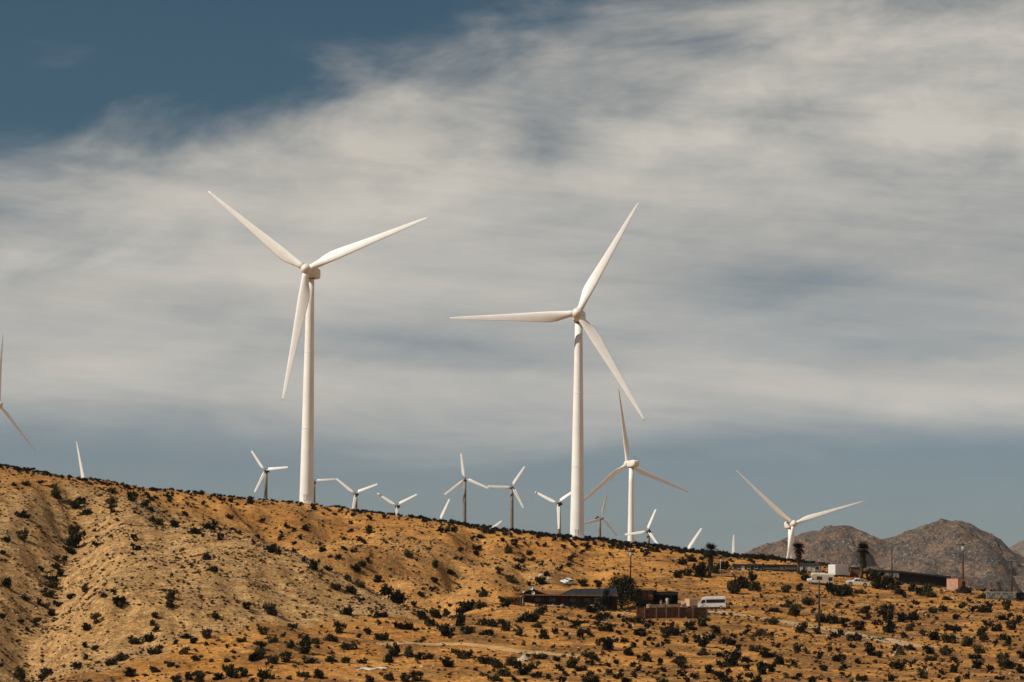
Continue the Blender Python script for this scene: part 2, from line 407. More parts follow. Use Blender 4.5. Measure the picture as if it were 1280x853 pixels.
# ------------------------------------------------------------------ dirt roads, draped on the ground
def road(name, pix, width, label, col, seed):
    P = [ground_px(*q) for q in pix]; P = [p for p in P if p]
    line = []
    for a, b in zip(P, P[1:]):
        n = max(1, int((b - a).length / 1.5))
        for i in range(n): line.append(a.lerp(b, i / n))
    line.append(P[-1])
    for _ in range(6):
        line = [line[0]] + [(line[i - 1] + line[i] * 2 + line[i + 1]) / 4 for i in range(1, len(line) - 1)] + [line[-1]]
    vs, fs = [], []; NC = 9
    for i, p in enumerate(line):
        t = (line[min(i + 1, len(line) - 1)] - line[max(i - 1, 0)]); t.z = 0; t.normalize(); s = Vector((-t.y, t.x, 0))
        w = width * (1 + .28 * float(fbm(np.array(i * .11), np.array(seed * 1.3), 3, seed)))
        for j in range(NC):
            q = p + s * (j / (NC - 1) - .5) * w
            vs.append((q.x, q.y, ground_z(q.x, q.y) + (.05 if 0 < j < NC - 1 else -.04)))
    for i in range(len(line) - 1):
        for j in range(NC - 1):
            a = i * NC + j; fs.append((a, a + 1, a + NC + 1, a + NC))
    me = bpy.data.meshes.new(name); me.from_pydata(vs, [], fs); me.polygons.foreach_set('use_smooth', np.ones(len(fs), bool))
    me.materials.append(mat(name + '_dust', col, .95, .16, .6, .6, 2.0, spec=.1))
    return tag(link(bpy.data.objects.new(name, me)), label, 'road', kind='structure')
road('dirt_road', [(893, 764), (915, 768), (940, 771), (965, 775), (990, 779), (1015, 784), (1045, 789), (1075, 795), (1105, 800), (1135, 806), (1170, 810)], 5.0,
     'pale dirt road running right from the white minibus', (.43, .30, .175), 3)
road('dirt_track', [(470, 805), (500, 804), (540, 804), (575, 805), (610, 808), (640, 812), (680, 817), (715, 820), (750, 821)], 3.2,
     'faint sandy track across the foreground flat', (.45, .285, .13), 5)

# ------------------------------------------------------------------ mesh builder
class MB:
    def __init__(s): s.v = []; s.f = []; s.sm = []
    def add(s, vs, fs, smooth=False):
        o = len(s.v); s.v += [tuple(v) for v in vs]; s.f += [tuple(i + o for i in f) for f in fs]; s.sm += [smooth] * len(fs); return s
    def box(s, c, d, M=None, bev=0.0):
        cx, cy, cz = c; x, y, z = d[0] / 2, d[1] / 2, d[2] / 2
        if bev:
            b = min(bev, x * .9, y * .9, z * .9)
            import itertools
            vs = []; idx = {}
            for sx, sy, sz in itertools.product((-1, 1), repeat=3):
                for ax in range(3):
                    q = [sx * (x - b), sy * (y - b), sz * (z - b)]; q[ax] = (sx * x, sy * y, sz * z)[ax]
                    idx[(sx, sy, sz, ax)] = len(vs); vs.append(Vector((cx + q[0], cy + q[1], cz + q[2])))
            fs = []
            for ax in range(3):
                o1, o2 = [a for a in range(3) if a != ax]
                for sg in (-1, 1):
                    loop = []
                    for a, bb in ((-1, -1), (1, -1), (1, 1), (-1, 1)):
                        k = [0, 0, 0]; k[ax] = sg; k[o1] = a; k[o2] = bb; loop.append(idx[(k[0], k[1], k[2], ax)])
                    fs.append(loop)
            for ax in range(3):
                o1, o2 = [a for a in range(3) if a != ax]
                for a, bb in itertools.product((-1, 1), repeat=2):
                    l = []
                    for sg in (-1, 1):
                        k = [0, 0, 0]; k[ax] = sg; k[o1] = a; k[o2] = bb
                        l.append((idx[(*k, o1)], idx[(*k, o2)]))
                    fs.append([l[0][0], l[0][1], l[1][1], l[1][0]])
            for sx, sy, sz in itertools.product((-1, 1), repeat=3):
                fs.append([idx[(sx, sy, sz, a)] for a in range(3)])
        else:
            vs = [Vector((cx + sx * x, cy + sy * y, cz + sz * z)) for sz in (-1, 1) for sy in (-1, 1) for sx in (-1, 1)]
            fs = [(0, 2, 3, 1), (4, 5, 7, 6), (0, 1, 5, 4), (2, 6, 7, 3), (0, 4, 6, 2), (1, 3, 7, 5)]
        if M is not None: vs = [M @ v for v in vs]
        return s.add(vs, fs)
    def tube(s, pts, rad, n=12, cap=True, smooth=True):
        pts = [Vector(p) for p in pts]
        if not hasattr(rad, '__len__'): rad = [rad] * len(pts)
        vs = []
        for i, p in enumerate(pts):
            t = (pts[min(i + 1, len(pts) - 1)] - pts[max(i - 1, 0)]).normalized()
            u = t.cross(Vector((0, 0, 1))) if abs(t.z) < .9 else t.cross(Vector((0, 1, 0)))
            u.normalize(); w = t.cross(u)
            for k in range(n):
                a = 2 * math.pi * k / n; vs.append(p + (u * math.cos(a) + w * math.sin(a)) * rad[i])
        fs = []
        for i in range(len(pts) - 1):
            for k in range(n):
                a = i * n + k; b = i * n + (k + 1) % n; fs.append((a, b, b + n, a + n))
        s.add(vs, fs, smooth)
        if cap:
            o = len(s.v) - len(vs)
            s.f += [tuple(o + k for k in reversed(range(n))), tuple(o + (len(pts) - 1) * n + k for k in range(n))]; s.sm += [False, False]
        return s
    def rings(s, rings, cap=True, smooth=True):
        n = len(rings[0]); vs = [v for r in rings for v in r]; fs = []
        for i in range(len(rings) - 1):
            for k in range(n):
                a = i * n + k; b = i * n + (k + 1) % n; fs.append((a, b, b + n, a + n))
        if cap: fs += [tuple(reversed(range(n))), tuple((len(rings) - 1) * n + k for k in range(n))]
        return s.add(vs, fs, smooth)
    def prism(s, prof, y0, y1, inset=None):
        """side profile (x,z) extruded along y"""
        n = len(prof); a = [(x, y0, z) for x, z in prof]; b = [(x, y1, z) for x, z in prof]
        fs = [tuple(range(n)), tuple(range(2 * n - 1, n - 1, -1))] + [(i, i + n, (i + 1) % n + n, (i + 1) % n) for i in range(n)]
        return s.add(a + b, fs)
    def mesh(s, name, m):
        me = bpy.data.meshes.new(name); me.from_pydata(s.v, [], s.f); me.polygons.foreach_set('use_smooth', s.sm)
        me.materials.append(m); me.update()
        import bmesh
        bm = bmesh.new(); bm.from_mesh(me); bmesh.ops.recalc_face_normals(bm, faces=bm.faces); bm.to_mesh(me); bm.free()
        return me
    def part(s, name, m, parent=None, M=None):
        o = bpy.data.objects.new(name, s.mesh(name, m)); link(o, parent)
        if M is not None: o.matrix_local = M
        return o
def place(mesh, name, parent=None, M=None):
    o = bpy.data.objects.new(name, mesh); link(o, parent)
    if M is not None: o.matrix_local = M
    return o
def empty(name, loc, rz=0.0, rx=0.0, ry=0.0):
    o = bpy.data.objects.new(name, None); C.objects.link(o); o.location = loc; o.rotation_euler = (rx, ry, rz); o.empty_display_size = .5; return o

# ------------------------------------------------------------------ wind turbines
WHITE = mat('white_paint', (.80, .78, .74), .38, .03, .35, spec=.45)
TOWERW = mat('tower_paint', (.78, .76, .715), .45, .04, .22, spec=.4)
NACW = mat('nacelle_fibreglass', (.70, .66, .60), .5, .06, .5, spec=.35)
GREYT = mat('weathered_steel', (.21, .195, .165), .6, .14, .6, spec=.3)
DARKM = mat('dark_machinery', (.05, .048, .045), .6, .1, 2)
CONC = mat('concrete', (.42, .39, .34), .9, .1, 2)
def blade_mesh(name, L, prof, m, thick):
    mb = MB(); rr = []
    for r, c, tw, th, circ in prof:
        ring = []
        for k in range(14):
            a = 2 * math.pi * k / 14
            # airfoil: leading edge at +x quarter chord
            xa = math.cos(a) * .5; shape = (1 - circ) * (.5 + .5 * math.cos(a)) ** .55 + circ
            ya = math.sin(a) * .5 * th * shape
            x = (xa + .22 * (1 - circ) * -1) * c; y = ya * c
            ct, st = math.cos(R(tw)), math.sin(R(tw))
            bend = -.012 * L * (r ** 2)
            ring.append((x * ct - y * st, x * st + y * ct - bend, r * L))
        rr.append(ring)
    mb.rings(rr); return mb.mesh(name, m)
BIGP = [(.022, 1.75, 12, 1, 1), (.06, 1.8, 12, .95, .9), (.11, 2.25, 14, .6, .4), (.16, 2.75, 13, .38, .1), (.21, 3.0, 11, .29, 0), (.28, 2.85, 9, .25, 0), (.38, 2.45, 6.5, .22, 0),
        (.5, 2.02, 4.5, .2, 0), (.62, 1.66, 3, .18, 0), (.74, 1.32, 2, .17, 0), (.85, 1.0, 1, .16, 0), (.93, .74, .5, .15, 0), (.98, .46, 0, .15, 0), (1, .12, 0, .15, 0)]
BIG = blade_mesh('blade', 35.0, BIGP, WHITE, 1)
THIN = blade_mesh('blade', 35.0, [(r, c * (.80 if r > .1 else .9), t, th, ci) for r, c, t, th, ci in BIGP], WHITE, 1)
SMALL = blade_mesh('blade', 9.0, [(.05, .30, 10, 1, 1), (.13, .32, 10, .9, .9), (.145, 1.12, 9, .22, 0), (.3, 1.1, 7, .2, 0), (.6, .92, 4, .18, 0), (.9, .72, 2, .16, 0), (.985, .62, 1, .15, 0), (1, .3, 1, .15, 0)], WHITE, 1)
def rotor_frame(psi):
    n = Vector((math.sin(psi) * math.cos(.087), -math.cos(psi) * math.cos(.087), .087))
    e1 = Vector((math.cos(psi), math.sin(psi), 0)); e2 = e1.cross(-n)
    if e2.z < 0: e2 = -e2
    return n, e1, e2
def turbine(hub_px, D, psi, th, Rl, label, big=True, slim=False, group=None, over_=None, name='wind_turbine'):
    hub = pt(hub_px[0], hub_px[1], D); psi = R(psi); th = R(th)
    n, e1, e2 = rotor_frame(psi)
    over = over_ or (4.3 if big else 1.7)
    tc = hub - n * over                       # tower axis
    gz = ground_z(tc.x, tc.y)
    root = empty(name, (tc.x, tc.y, gz)); o = Vector((tc.x, tc.y, gz))
    tag(root, label, 'wind turbine', group)
    hl = hub - o; H = hl.z
    zx = Matrix((e1, n.cross(e1) * -1, -n)).transposed()     # placeholder
    def frame(dirx, diry, dirz, loc, sc=1.0):
        M = Matrix.Identity(4)
        for i in range(3): M[i][0] = dirx[i] * sc; M[i][1] = diry[i] * sc; M[i][2] = dirz[i] * sc; M[i][3] = loc[i]
        return M
    nh = Vector((n.x, n.y, 0)).normalized(); side = Vector((-nh.y, nh.x, 0))
    NM = frame(nh, side, Vector((0, 0, 1)), Vector((0, 0, H - n.z * over)))
    if big:
        r0, r1 = 1.98, 1.04; top = H - n.z * over - 1.55
        mb = MB(); zs = [-1.0, 0] + [top * i / 9 for i in range(1, 10)]
        mb.tube([(0, 0, z) for z in zs], [r0 + (r1 - r0) * max(0, z) / top for z in zs], 40); tw = mb.part('tower', TOWERW, root)
        for f in (.33, .67):                 # flanged section joints
            z = top * f; r = r0 + (r1 - r0) * f
            MB().tube([(0, 0, z - .09), (0, 0, z + .09)], r + .025, 40).part('flange', TOWERW, tw)
        mb = MB(); mb.box((0, 0, 0), (.9, .12, 2.0), bev=.04)
        mb.part('door', NACW, tw, Matrix.Translation((-.3, -r0 - .0, 1.6)))
        MB().tube([(0, 0, -1.4), (0, 0, .15)], 3.2, 32).part('foundation', CONC, root)
        # nacelle: lofted rounded boxes along the axis (local x points upwind)
        def rr(x, w, zlo, zhi, k=.55):
            ring = []; 
            for i in range(20):
                a = 2 * math.pi * i / 20; ca, sa = math.cos(a), math.sin(a)
                px_ = math.copysign(abs(ca) ** k, ca); pz_ = math.copysign(abs(sa) ** k, sa)
                ring.append((x, px_ * w, (zlo + zhi) / 2 + pz_ * (zhi - zlo) / 2))
            return ring
        mb = MB(); mb.rings([rr(2.55, 1.0, -1.0, 1.0, .9), rr(2.3, 1.35, -1.35, 1.4, .7), rr(1.2, 1.6, -1.55, 1.65, .45), rr(-2.5, 1.65, -1.6, 1.75, .4), rr(-4.6, 1.55, -1.25, 1.7, .42), rr(-5.3, 1.3, -.75, 1.5, .5), rr(-5.5, .9, -.3, 1.2, .6)])
        nac = mb.part('nacelle', NACW, root, NM)
        MB().tube([(0, 0, -1.75), (0, 0, -1.45)], 1.2, 32).part('yaw_ring', DARKM, nac)
        mb = MB(); mb.box((-4.2, 0, 1.78), (.9, 1.4, .22), bev=.06); mb.tube([(-4.3, .5, 1.8), (-4.3, .5, 3.2)], .05, 6); mb.tube([(-4.3, -.5, 1.8), (-4.3, -.5, 2.7)], .05, 6)
        mb.box((-4.3, .5, 3.25), (.5, .12, .2)); mb.part('wind_vane', DARKM, nac)
        # spinner
        HM = frame(e1, e2, n, hl)
        mb = MB(); prof = [(-1.6, 1.35), (-1.2, 1.55), (-.2, 1.65), (.6, 1.5), (1.2, 1.15), (1.6, .7), (1.8, .25), (1.84, .02)]
        mb.tube([(0, 0, z) for z, _ in prof], [r for _, r in prof], 28)
        mb.part('hub', NACW, root, HM)
        bm_ = THIN if slim else BIG; sc = Rl / 35.0
    else:
        r0, r1 = .95, .55; top = H - n.z * over - .6
        mb = MB(); zs = [-.6] + [top * i / 5 for i in range(0, 6)]
        mb.tube([(0, 0, z) for z in zs], [r0 + (r1 - r0) * max(0, z) / top for z in zs], 20); mb.part('tower', GREYT, root)
        mb = MB(); mb.box((-.5, 0, .0), (3.4, 1.15, 1.05), bev=.25); nac = mb.part('nacelle', DARKM, root, NM)
        mb = MB(); mb.box((-.6, .72, -.25), (1.5, .35, .5), bev=.08); mb.box((-.6, -.72, -.25), (1.5, .35, .5), bev=.08); mb.box((-1.2, 0, .75), (.7, .5, .45), bev=.08)
        mb.part('gearbox_housing', DARKM, nac)
        HM = frame(e1, e2, n, hl)
        MB().tube([(0, 0, -.45), (0, 0, .2), (0, 0, .42)], [.48, .45, .2], 14).part('hub', GREYT, root, HM)
        bm_ = SMALL; sc = Rl / 9.0
    for k in range(3):
        a = th + k * 2 * math.pi / 3
        d = e1 * math.cos(a) + e2 * math.sin(a); tx_ = d.cross(n)
        # leading edge turns clockwise seen from upwind; local y points upwind
        place(bm_, 'blade', root, frame(tx_, n, d, hl, sc))
    return root
GB = 'large white turbines'; GSm = 'small old turbines behind the ridge'
turbine((383, 337), 782, -12, 22, 37.3, 'tall white wind turbine on the ridge at left, blade hanging beside its tower', group=GB)
turbine((722, 392), 776, -6, 62, 35.3, 'tall white wind turbine at centre with one blade pointing straight left', group=GB)
turbine((784, 580), 1300, -156, 80, 35.0, 'mid-sized white turbine seen from behind, boxy nacelle pointing right, just right of the central tower', slim=True, group=GB)
turbine((992, 655), 1250, 12, 18, 34.5, 'white turbine at right in front of the mountain, one blade hanging over its tower', slim=True, group=GB)
turbine((-1, 506), 1300, 63, 82, 33.5, 'white turbine cut off by the left edge of the photo', slim=True, group=GB)
turbine((114, 645), 1250, -8, 104, 34.0, 'turbine at far left hidden by the hill except one upright blade', slim=True, group=GB)
turbine((918, 793), 1000, 0, 90, 35.0, 'turbine hidden behind the ridge except one short upright white blade left of the mountain', slim=False, group=GB)
for a in [((331, 588), -12, 6, 9.0, 'small turbine left of the tall left tower, grey post fully in view'),
          ((393, 602), 10, 6, 8.2, 'small turbine half hidden behind the tall left tower'),
          ((444, 617), -6, 22, 9.0, 'small turbine with raised V blades just right of the tall left tower'),
          ((496, 632), -6, 28, 8.6, 'small turbine with raised V blades sunk behind the ridge'),
          ((550, 652), -6, 67, 9.0, 'hidden turbine showing a single tilted white blade left of the small upright-blade turbine'),
          ((581, 599), 0, 98, 9.5, 'small turbine on grey post with one blade straight up'),
          ((640, 609), 0, 58, 9.0, 'small turbine on grey post with one blade pointing left, left of the central tower'),
          ((604, 671), 0, 40, 9.0, 'hidden turbine showing only a white blade tip over the ridge between two small turbines'),
          ((697, 629), -20, 34, 9.8, 'small turbine touching the left side of the central tower, one blade hanging down'),
          ((753, 648), 36, 74, 9.0, 'small dark-bladed turbine between the central tower and the boxy turbine'),
          ((809, 664), -18, 68, 8.6, 'small turbine low on the ridge just right of the boxy turbine'),
          ((859, 690), -6, 58, 10.2, 'hidden turbine showing one leaning white blade above the ridge bushes right of the boxy turbine')]:
    turbine(a[0], 1050, a[1], a[2], a[3], a[4], big=False, group=GSm, name='small_wind_turbine')

# ------------------------------------------------------------------ vegetation meshes
def leaf_mat(name, c1, c2):
    m = bpy.data.materials.new(name); m.use_nodes = True; nt = m.node_tree; g = NG(nt); b = nt.nodes['Principled BSDF']
    po = g.node('ShaderNodeNewGeometry').outputs['Position']
    rnd = g.node('ShaderNodeObjectInfo').outputs['Random']
    f = g.m('ADD', g.m('MULTIPLY', g.noise(po, .9, 3, .6), .8), g.m('MULTIPLY', g.m('SUBTRACT', rnd, .5), .5))
    g.set(b, 'Base Color', g.mix(g.ss(f, .2, .7), c1, c2)); g.set(b, 'Roughness', .75); g.set(b, 'Specular IOR Level', .04)
    return m
SHRUBM = leaf_mat('shrub_leaves', (.014, .013, .007, 1), (.062, .050, .022, 1))
DRYM = leaf_mat('dry_tuft', (.085, .046, .018, 1), (.19, .110, .045, 1))
TREEM = leaf_mat('tree_leaves', (.010, .012, .007, 1), (.026, .026, .013, 1))
PALMM = leaf_mat('palm_fronds', (.013, .013, .008, 1), (.034, .030, .015, 1))
SKIRTM = leaf_mat('dead_fronds', (.022, .016, .009, 1), (.065, .043, .022, 1))
BARK = mat('bark', (.10, .07, .045), .9, .2, 3)
def foliage(rs, n, lobes, lsz, flat=.8, up=.6, stems=0):
    """leaf quads scattered through a set of lobes (x,y,z,r)"""
    vs, fs = [], []; w = np.array([l[3] ** 2 for l in lobes]); w /= w.sum()
    for i in range(n):
        lx, ly, lz, lr = lobes[rs.choice(len(lobes), p=w)]
        d = rs.normal(size=3); d /= np.linalg.norm(d); r = lr * (rs.random() ** .45) * (1 + .25 * (rs.random() ** 3))
        p = np.array([lx, ly, lz]) + d * r * np.array([1, 1, flat])
        if p[2] < .01: p[2] = .01 + rs.random() * .04
        a = rs.normal(size=3) + d * .7 + np.array([0, 0, up]); a /= np.linalg.norm(a)
        b = np.cross(a, rs.normal(size=3)); b /= np.linalg.norm(b)
        L = lsz * (.6 + .9 * rs.random()); W = L * (.32 + .25 * rs.random())
        o = len(vs)
        vs += [p - a * L * .5, p + b * W * .5, p + a * L * .6, p - b * W * .5]; fs.append((o, o + 1, o + 2, o + 3))
    for i in range(stems):
        t = rs.random() * 6.283; r = .25 + .2 * rs.random(); o = len(vs)
        tip = np.array([math.cos(t) * r, math.sin(t) * r, .35 + .35 * rs.random()]); s = np.array([-math.sin(t), math.cos(t), 0]) * .012
        vs += [s, -s, tip - s * .4, tip + s * .4]; fs.append((o, o + 1, o + 2, o + 3))
    return np.array(vs), np.array(fs)
def raw_mesh(name, vf, m):
    me = bpy.data.meshes.new(name); me.from_pydata(vf[0].tolist(), [], vf[1].tolist()); me.materials.append(m); me.update(); return me
rs = np.random.default_rng(5)
def shrub_lobes(k):
    l = [(0, 0, .2, .26)]
    for i in range(k):
        t = rs.random() * 6.283; r = .12 + .2 * rs.random()
        l.append((math.cos(t) * r, math.sin(t) * r, .14 + .26 * rs.random(), .14 + .12 * rs.random()))
    return l
def ragged_lobes(k, spread, hi_):
    l = [(0, 0, .16, .2)]
    for i in range(k):
        t = rs.random() * 6.283; r = spread * (.35 + .65 * rs.random())
        l.append((math.cos(t) * r, math.sin(t) * r, .08 + hi_ * rs.random(), .08 + .13 * rs.random()))
    return l
SHRUBS = [foliage(rs, int(rs.integers(330, 480)), ragged_lobes(int(rs.integers(4, 10)), .24 + .14 * rs.random(), .22 + .3 * rs.random()), .12 + .03 * rs.random(), .9, 1.1, 14) for _ in range(12)]
SHRUB_ME = [raw_mesh('shrub', s, SHRUBM) for s in SHRUBS]
MINI = [foliage(rs, 70, shrub_lobes(4), .24, .85, .8, 0) for _ in range(6)]
TUFT = [foliage(rs, 16, [(0, 0, .15, .3), (.1, .05, .2, .2)], .45, .6, .7, 0) for _ in range(5)]
def stone_vf():
    vs = [np.array(v, float) for v in [(1, 0, 0), (-1, 0, 0), (0, 1, 0), (0, -1, 0), (0, 0, 1), (0, 0, -.6), (.6, .6, .55), (-.6, .6, .5), (-.6, -.6, .55), (.6, -.6, .5)]]
    vs = [v * (.36 + .2 * rs.random()) * np.array([1, .85, .7]) for v in vs]
    fs = [(0, 6, 9), (6, 0, 2), (6, 2, 4), (6, 4, 9), (7, 2, 1), (7, 4, 2), (7, 1, 8), (7, 8, 4), (8, 1, 3), (8, 3, 9), (8, 9, 4), (9, 3, 0), (0, 5, 2), (2, 5, 1), (1, 5, 3), (3, 5, 0)]
    return np.array(vs), np.array(fs)
STONES = [stone_vf() for _ in range(8)]
def scatter(name, variants, items, m, label, cat, smooth=False):
    """items: (x, y, z, size, height factor, rot)"""
    VV, FF, o = [], [], 0
    for x, y, z, s, h, r in items:
        v, f = variants[int(rs.integers(len(variants)))]
        c, sn = math.cos(r), math.sin(r)
        q = np.empty_like(v); q[:, 0] = (v[:, 0] * c - v[:, 1] * sn) * s + x; q[:, 1] = (v[:, 0] * sn + v[:, 1] * c) * s + y; q[:, 2] = v[:, 2] * s * h + z
        VV.append(q); FF.append(f + o); o += len(v)
    V = np.concatenate(VV); Fc = np.concatenate(FF); k = Fc.shape[1]
    me = bpy.data.meshes.new(name)
    me.vertices.add(len(V)); me.vertices.foreach_set('co', V.ravel().astype(np.float32))
    me.loops.add(Fc.size); me.loops.foreach_set('vertex_index', Fc.ravel().astype(np.int32))
    me.polygons.add(len(Fc)); me.polygons.foreach_set('loop_start', np.arange(0, Fc.size, k, dtype=np.int32))
    me.update(calc_edges=True); me.materials.append(m)
    return tag(link(bpy.data.objects.new(name, me)), label, cat, kind='stuff')

# ------------------------------------------------------------------ shrubs surveyed one by one: tile origin, tile scale, (x, y, width)
T1 = (0, 560, 2.9125, [(80,238,55),(25,330,35),(78,322,50),(8,375,35),(28,497,50),(88,540,45),(8,612,30),(78,632,32),(148,125,30),(195,135,45),(205,165,55),(95,125,40),(50,132,25),(265,205,55),(292,192,40),(312,230,48),(410,190,42),(410,225,40),(412,155,45),(485,185,45),(527,202,40),(552,222,35),(570,265,50),(615,178,30),(640,277,45),(687,205,20),(738,202,25),(676,240,28),(705,298,52),(762,285,50),(805,328,35),(838,252,28),(873,310,25),(846,192,30),(912,196,30),(750,393,52),(772,437,42),(275,297,48),(355,348,40),(492,362,40),(490,325,30),(275,342,75),(250,370,50),(205,400,35),(240,408,30),(205,430,38),(155,440,32),(180,470,50),(190,495,50),(215,458,40),(175,530,45),(165,570,40),(185,602,38),(212,568,35),(135,562,30),(258,540,38),(312,512,35),(380,532,38),(415,520,28),(428,560,58),(348,627,48),(315,652,40),(310,718,30),(345,722,38),(490,698,45),(540,692,42),(562,607,40),(552,637,35),(565,662,30),(627,537,45),(612,567,48),(682,682,45),(705,702,40),(752,682,42),(790,612,38),(900,577,38),(638,708,28),(672,738,42),(715,763,42),(750,713,28),(880,695,40),(830,718,25),(828,768,40),(555,735,62),(585,722,35),(410,775,55),(440,762,48),(310,763,32),(278,793,40),(560,808,38),(618,785,38),(475,817,55),(65,825,60),(165,822,55),(5,790,28),(150,778,22),(640,840,50),(690,832,45),(725,838,55),(795,832,45),(835,818,60),(885,818,50),(920,765,45),(100,660,30),(130,640,40)])
T2 = (320, 560, 2.9125, [(18,263,32),(8,322,25),(113,285,32),(137,300,22),(85,330,30),(95,310,20),(162,327,25),(140,348,25),(182,290,38),(142,375,25),(60,365,48),(80,378,35),(172,408,32),(232,350,25),(243,368,35),(322,330,22),(342,300,28),(347,272,20),(352,241,26),(420,255,32),(415,300,38),(375,333,25),(395,342,28),(322,365,28),(352,372,32),(295,398,32),(268,395,18),(380,418,38),(365,440,38),(412,410,26),(468,250,22),(308,228,26),(212,218,32),(445,478,38),(335,470,45),(380,495,42),(215,430,48),(265,440,32),(290,503,48),(345,518,42),(385,555,32),(472,522,48),(517,550,62),(573,565,32),(550,383,42),(588,408,18),(652,427,38),(608,512,22),(600,535,32),(637,515,28),(650,482,35),(710,447,45),(745,405,20),(725,400,22),(742,370,28),(803,360,38),(800,380,35),(785,328,28),(672,299,34),(695,301,30),(718,298,34),(820,318,38),(830,298,40),(898,335,22),(913,372,38),(885,450,38),(922,478,38),(825,530,38),(895,550,38),(915,570,38),(765,578,72),(825,568,52),(705,573,25),(668,578,22),(655,606,48),(692,600,48),(52,590,62),(330,595,45),(453,603,50),(170,605,22),(148,583,16),(30,668,45),(135,645,38),(305,660,52),(97,683,32),(62,697,40),(120,717,42),(175,735,58),(180,700,38),(217,697,50),(268,690,48),(340,718,55),(405,660,35),(408,672,30),(375,685,25),(465,683,60),(530,640,75),(585,662,28),(600,612,45),(625,632,50),(497,742,60),(275,765,48),(195,770,45),(65,772,48),(105,768,48),(15,752,60),(15,725,50),(320,772,35),(385,775,40),(490,770,50),(685,668,65),(745,632,62),(770,658,62),(840,630,70),(838,665,55),(905,650,60),(752,745,68),(830,772,55),(590,760,40),(625,755,50),(560,745,50),(690,785,50),(165,820,50),(235,825,58),(35,820,70),(410,842,45),(485,828,62),(590,835,55),(545,838,50),(875,788,55),(900,815,60),(870,835,55),(925,780,50)])
T3 = (640, 740, 7.55, [(275,180,120),(190,235,180),(70,262,90),(250,310,110),(280,410,130),(55,380,110),(470,248,75),(410,378,80),(505,398,75),(605,310,110),(690,360,100),(640,400,90),(745,402,80),(775,160,150),(835,235,120),(910,215,90),(1010,225,70),(1055,268,70),(1160,255,130),(1110,330,70),(1190,380,110),(865,330,150),(1015,385,65),(970,455,80),(1065,445,100),(1140,500,90),(1110,560,130),(825,470,90),(885,510,150),(740,640,180),(805,640,90),(580,685,130),(655,715,110),(430,635,80),(240,600,130),(215,690,120),(30,690,100),(100,750,130),(215,785,90),(255,780,80),(335,800,90),(30,825,90),(455,720,90),(510,775,70),(590,760,50),(730,820,150),(730,770,90),(470,835,90),(910,690,70),(990,660,80),(905,760,90),(1130,690,70),(1000,800,90),(1075,820,110),(1185,735,90),(1190,625,70),(1160,795,80),(205,495,50),(385,520,60)])
T4 = (800, 740, 7.55, [(220,305,50),(120,295,90),(65,325,80),(10,280,90),(300,300,70),(470,325,130),(600,285,150),(715,360,130),(285,350,90),(330,385,110),(235,405,110),(255,470,70),(425,460,90),(530,450,100),(600,490,120),(580,560,110),(680,440,90),(810,460,130),(870,480,80),(945,530,80),(1100,530,120),(1185,590,120),(990,380,90),(1130,385,110),(860,115,45),(1005,147,50),(80,440,80),(15,400,90),(45,490,60),(165,505,70),(50,630,100),(175,670,80),(270,585,90),(370,630,130),(390,685,120),(230,735,80),(145,765,60),(70,775,60),(390,775,80),(500,795,90),(450,830,70),(205,840,100),(650,735,120),(700,770,90),(765,690,90),(800,780,140),(820,820,120),(860,650,180),(780,585,100),(1010,630,120),(905,620,100),(1020,720,90),(1015,785,80),(930,830,80),(1090,830,110),(1160,740,140),(1190,700,90)])
T5 = (960, 740, 7.55, [(360,80,140),(210,115,110),(245,185,150),(130,135,50),(45,160,100),(475,45,60),(655,130,90),(795,100,60),(415,178,70),(745,145,50),(520,255,130),(610,268,120),(720,300,120),(850,330,130),(920,170,120),(1110,160,160),(930,240,90),(1015,290,90),(1120,250,150),(1150,350,140),(50,285,100),(310,350,130),(460,370,100),(620,395,110),(690,385,90),(810,430,130),(45,415,70),(285,530,110),(360,560,60),(100,520,35),(570,550,70),(470,610,90),(660,550,60),(665,625,120),(800,515,70),(960,500,90),(965,570,110),(1055,600,90),(1070,525,40),(850,655,90),(700,720,90),(250,680,90),(525,720,100),(90,650,130),(20,590,100),(40,730,110),(280,800,80),(410,830,90),(580,835,70),(880,810,110),(1170,690,90),(1160,820,90),(1180,540,80)])
T6 = (1120, 740, 7.55, [(80,35,70),(285,5,150),(485,50,100),(690,75,60),(810,30,110),(190,105,70),(145,140,50),(360,175,110),(460,160,100),(620,135,80),(710,165,90),(830,150,170),(1040,145,100),(560,235,90),(680,232,35),(1040,235,120),(1155,250,90),(1090,330,110),(150,225,150),(40,250,120),(130,340,110),(520,335,110),(580,370,90),(250,390,90),(350,420,140),(490,440,150),(860,300,80),(930,340,110),(820,360,110),(820,430,100),(930,475,60),(1000,430,90),(1060,440,90),(1050,490,80),(80,410,80),(130,520,100),(690,480,130),(770,540,130),(740,600,120),(310,550,140),(470,565,120),(560,640,90),(350,620,110),(50,565,100),(155,665,70),(40,700,130),(330,690,50),(225,735,60),(260,790,110),(560,735,100),(440,765,70),(680,800,90),(770,690,120),(1000,670,150),(1080,690,130),(880,740,90),(1170,740,110),(985,800,100),(580,840,90),(400,800,60),(1185,600,110),(1190,820,60)])
T7 = (600, 560, 2.9125, [(100,370,32),(122,345,35),(83,335,18),(140,405,40),(140,435,34),(177,382,30),(188,405,26),(235,355,22),(213,352,20),(330,405,35),(328,428,28),(290,440,28),(222,425,24),(240,460,28),(115,478,26),(222,485,42),(175,495,25),(82,550,35),(375,495,36),(430,497,36),(370,380,22),(388,367,22),(480,358,28),(508,362,24),(600,388,30),(735,415,40),(765,402,45),(800,450,75),(760,455,40),(725,460,50),(880,425,60),(915,510,40),(15,520,30),(850,440,50)])
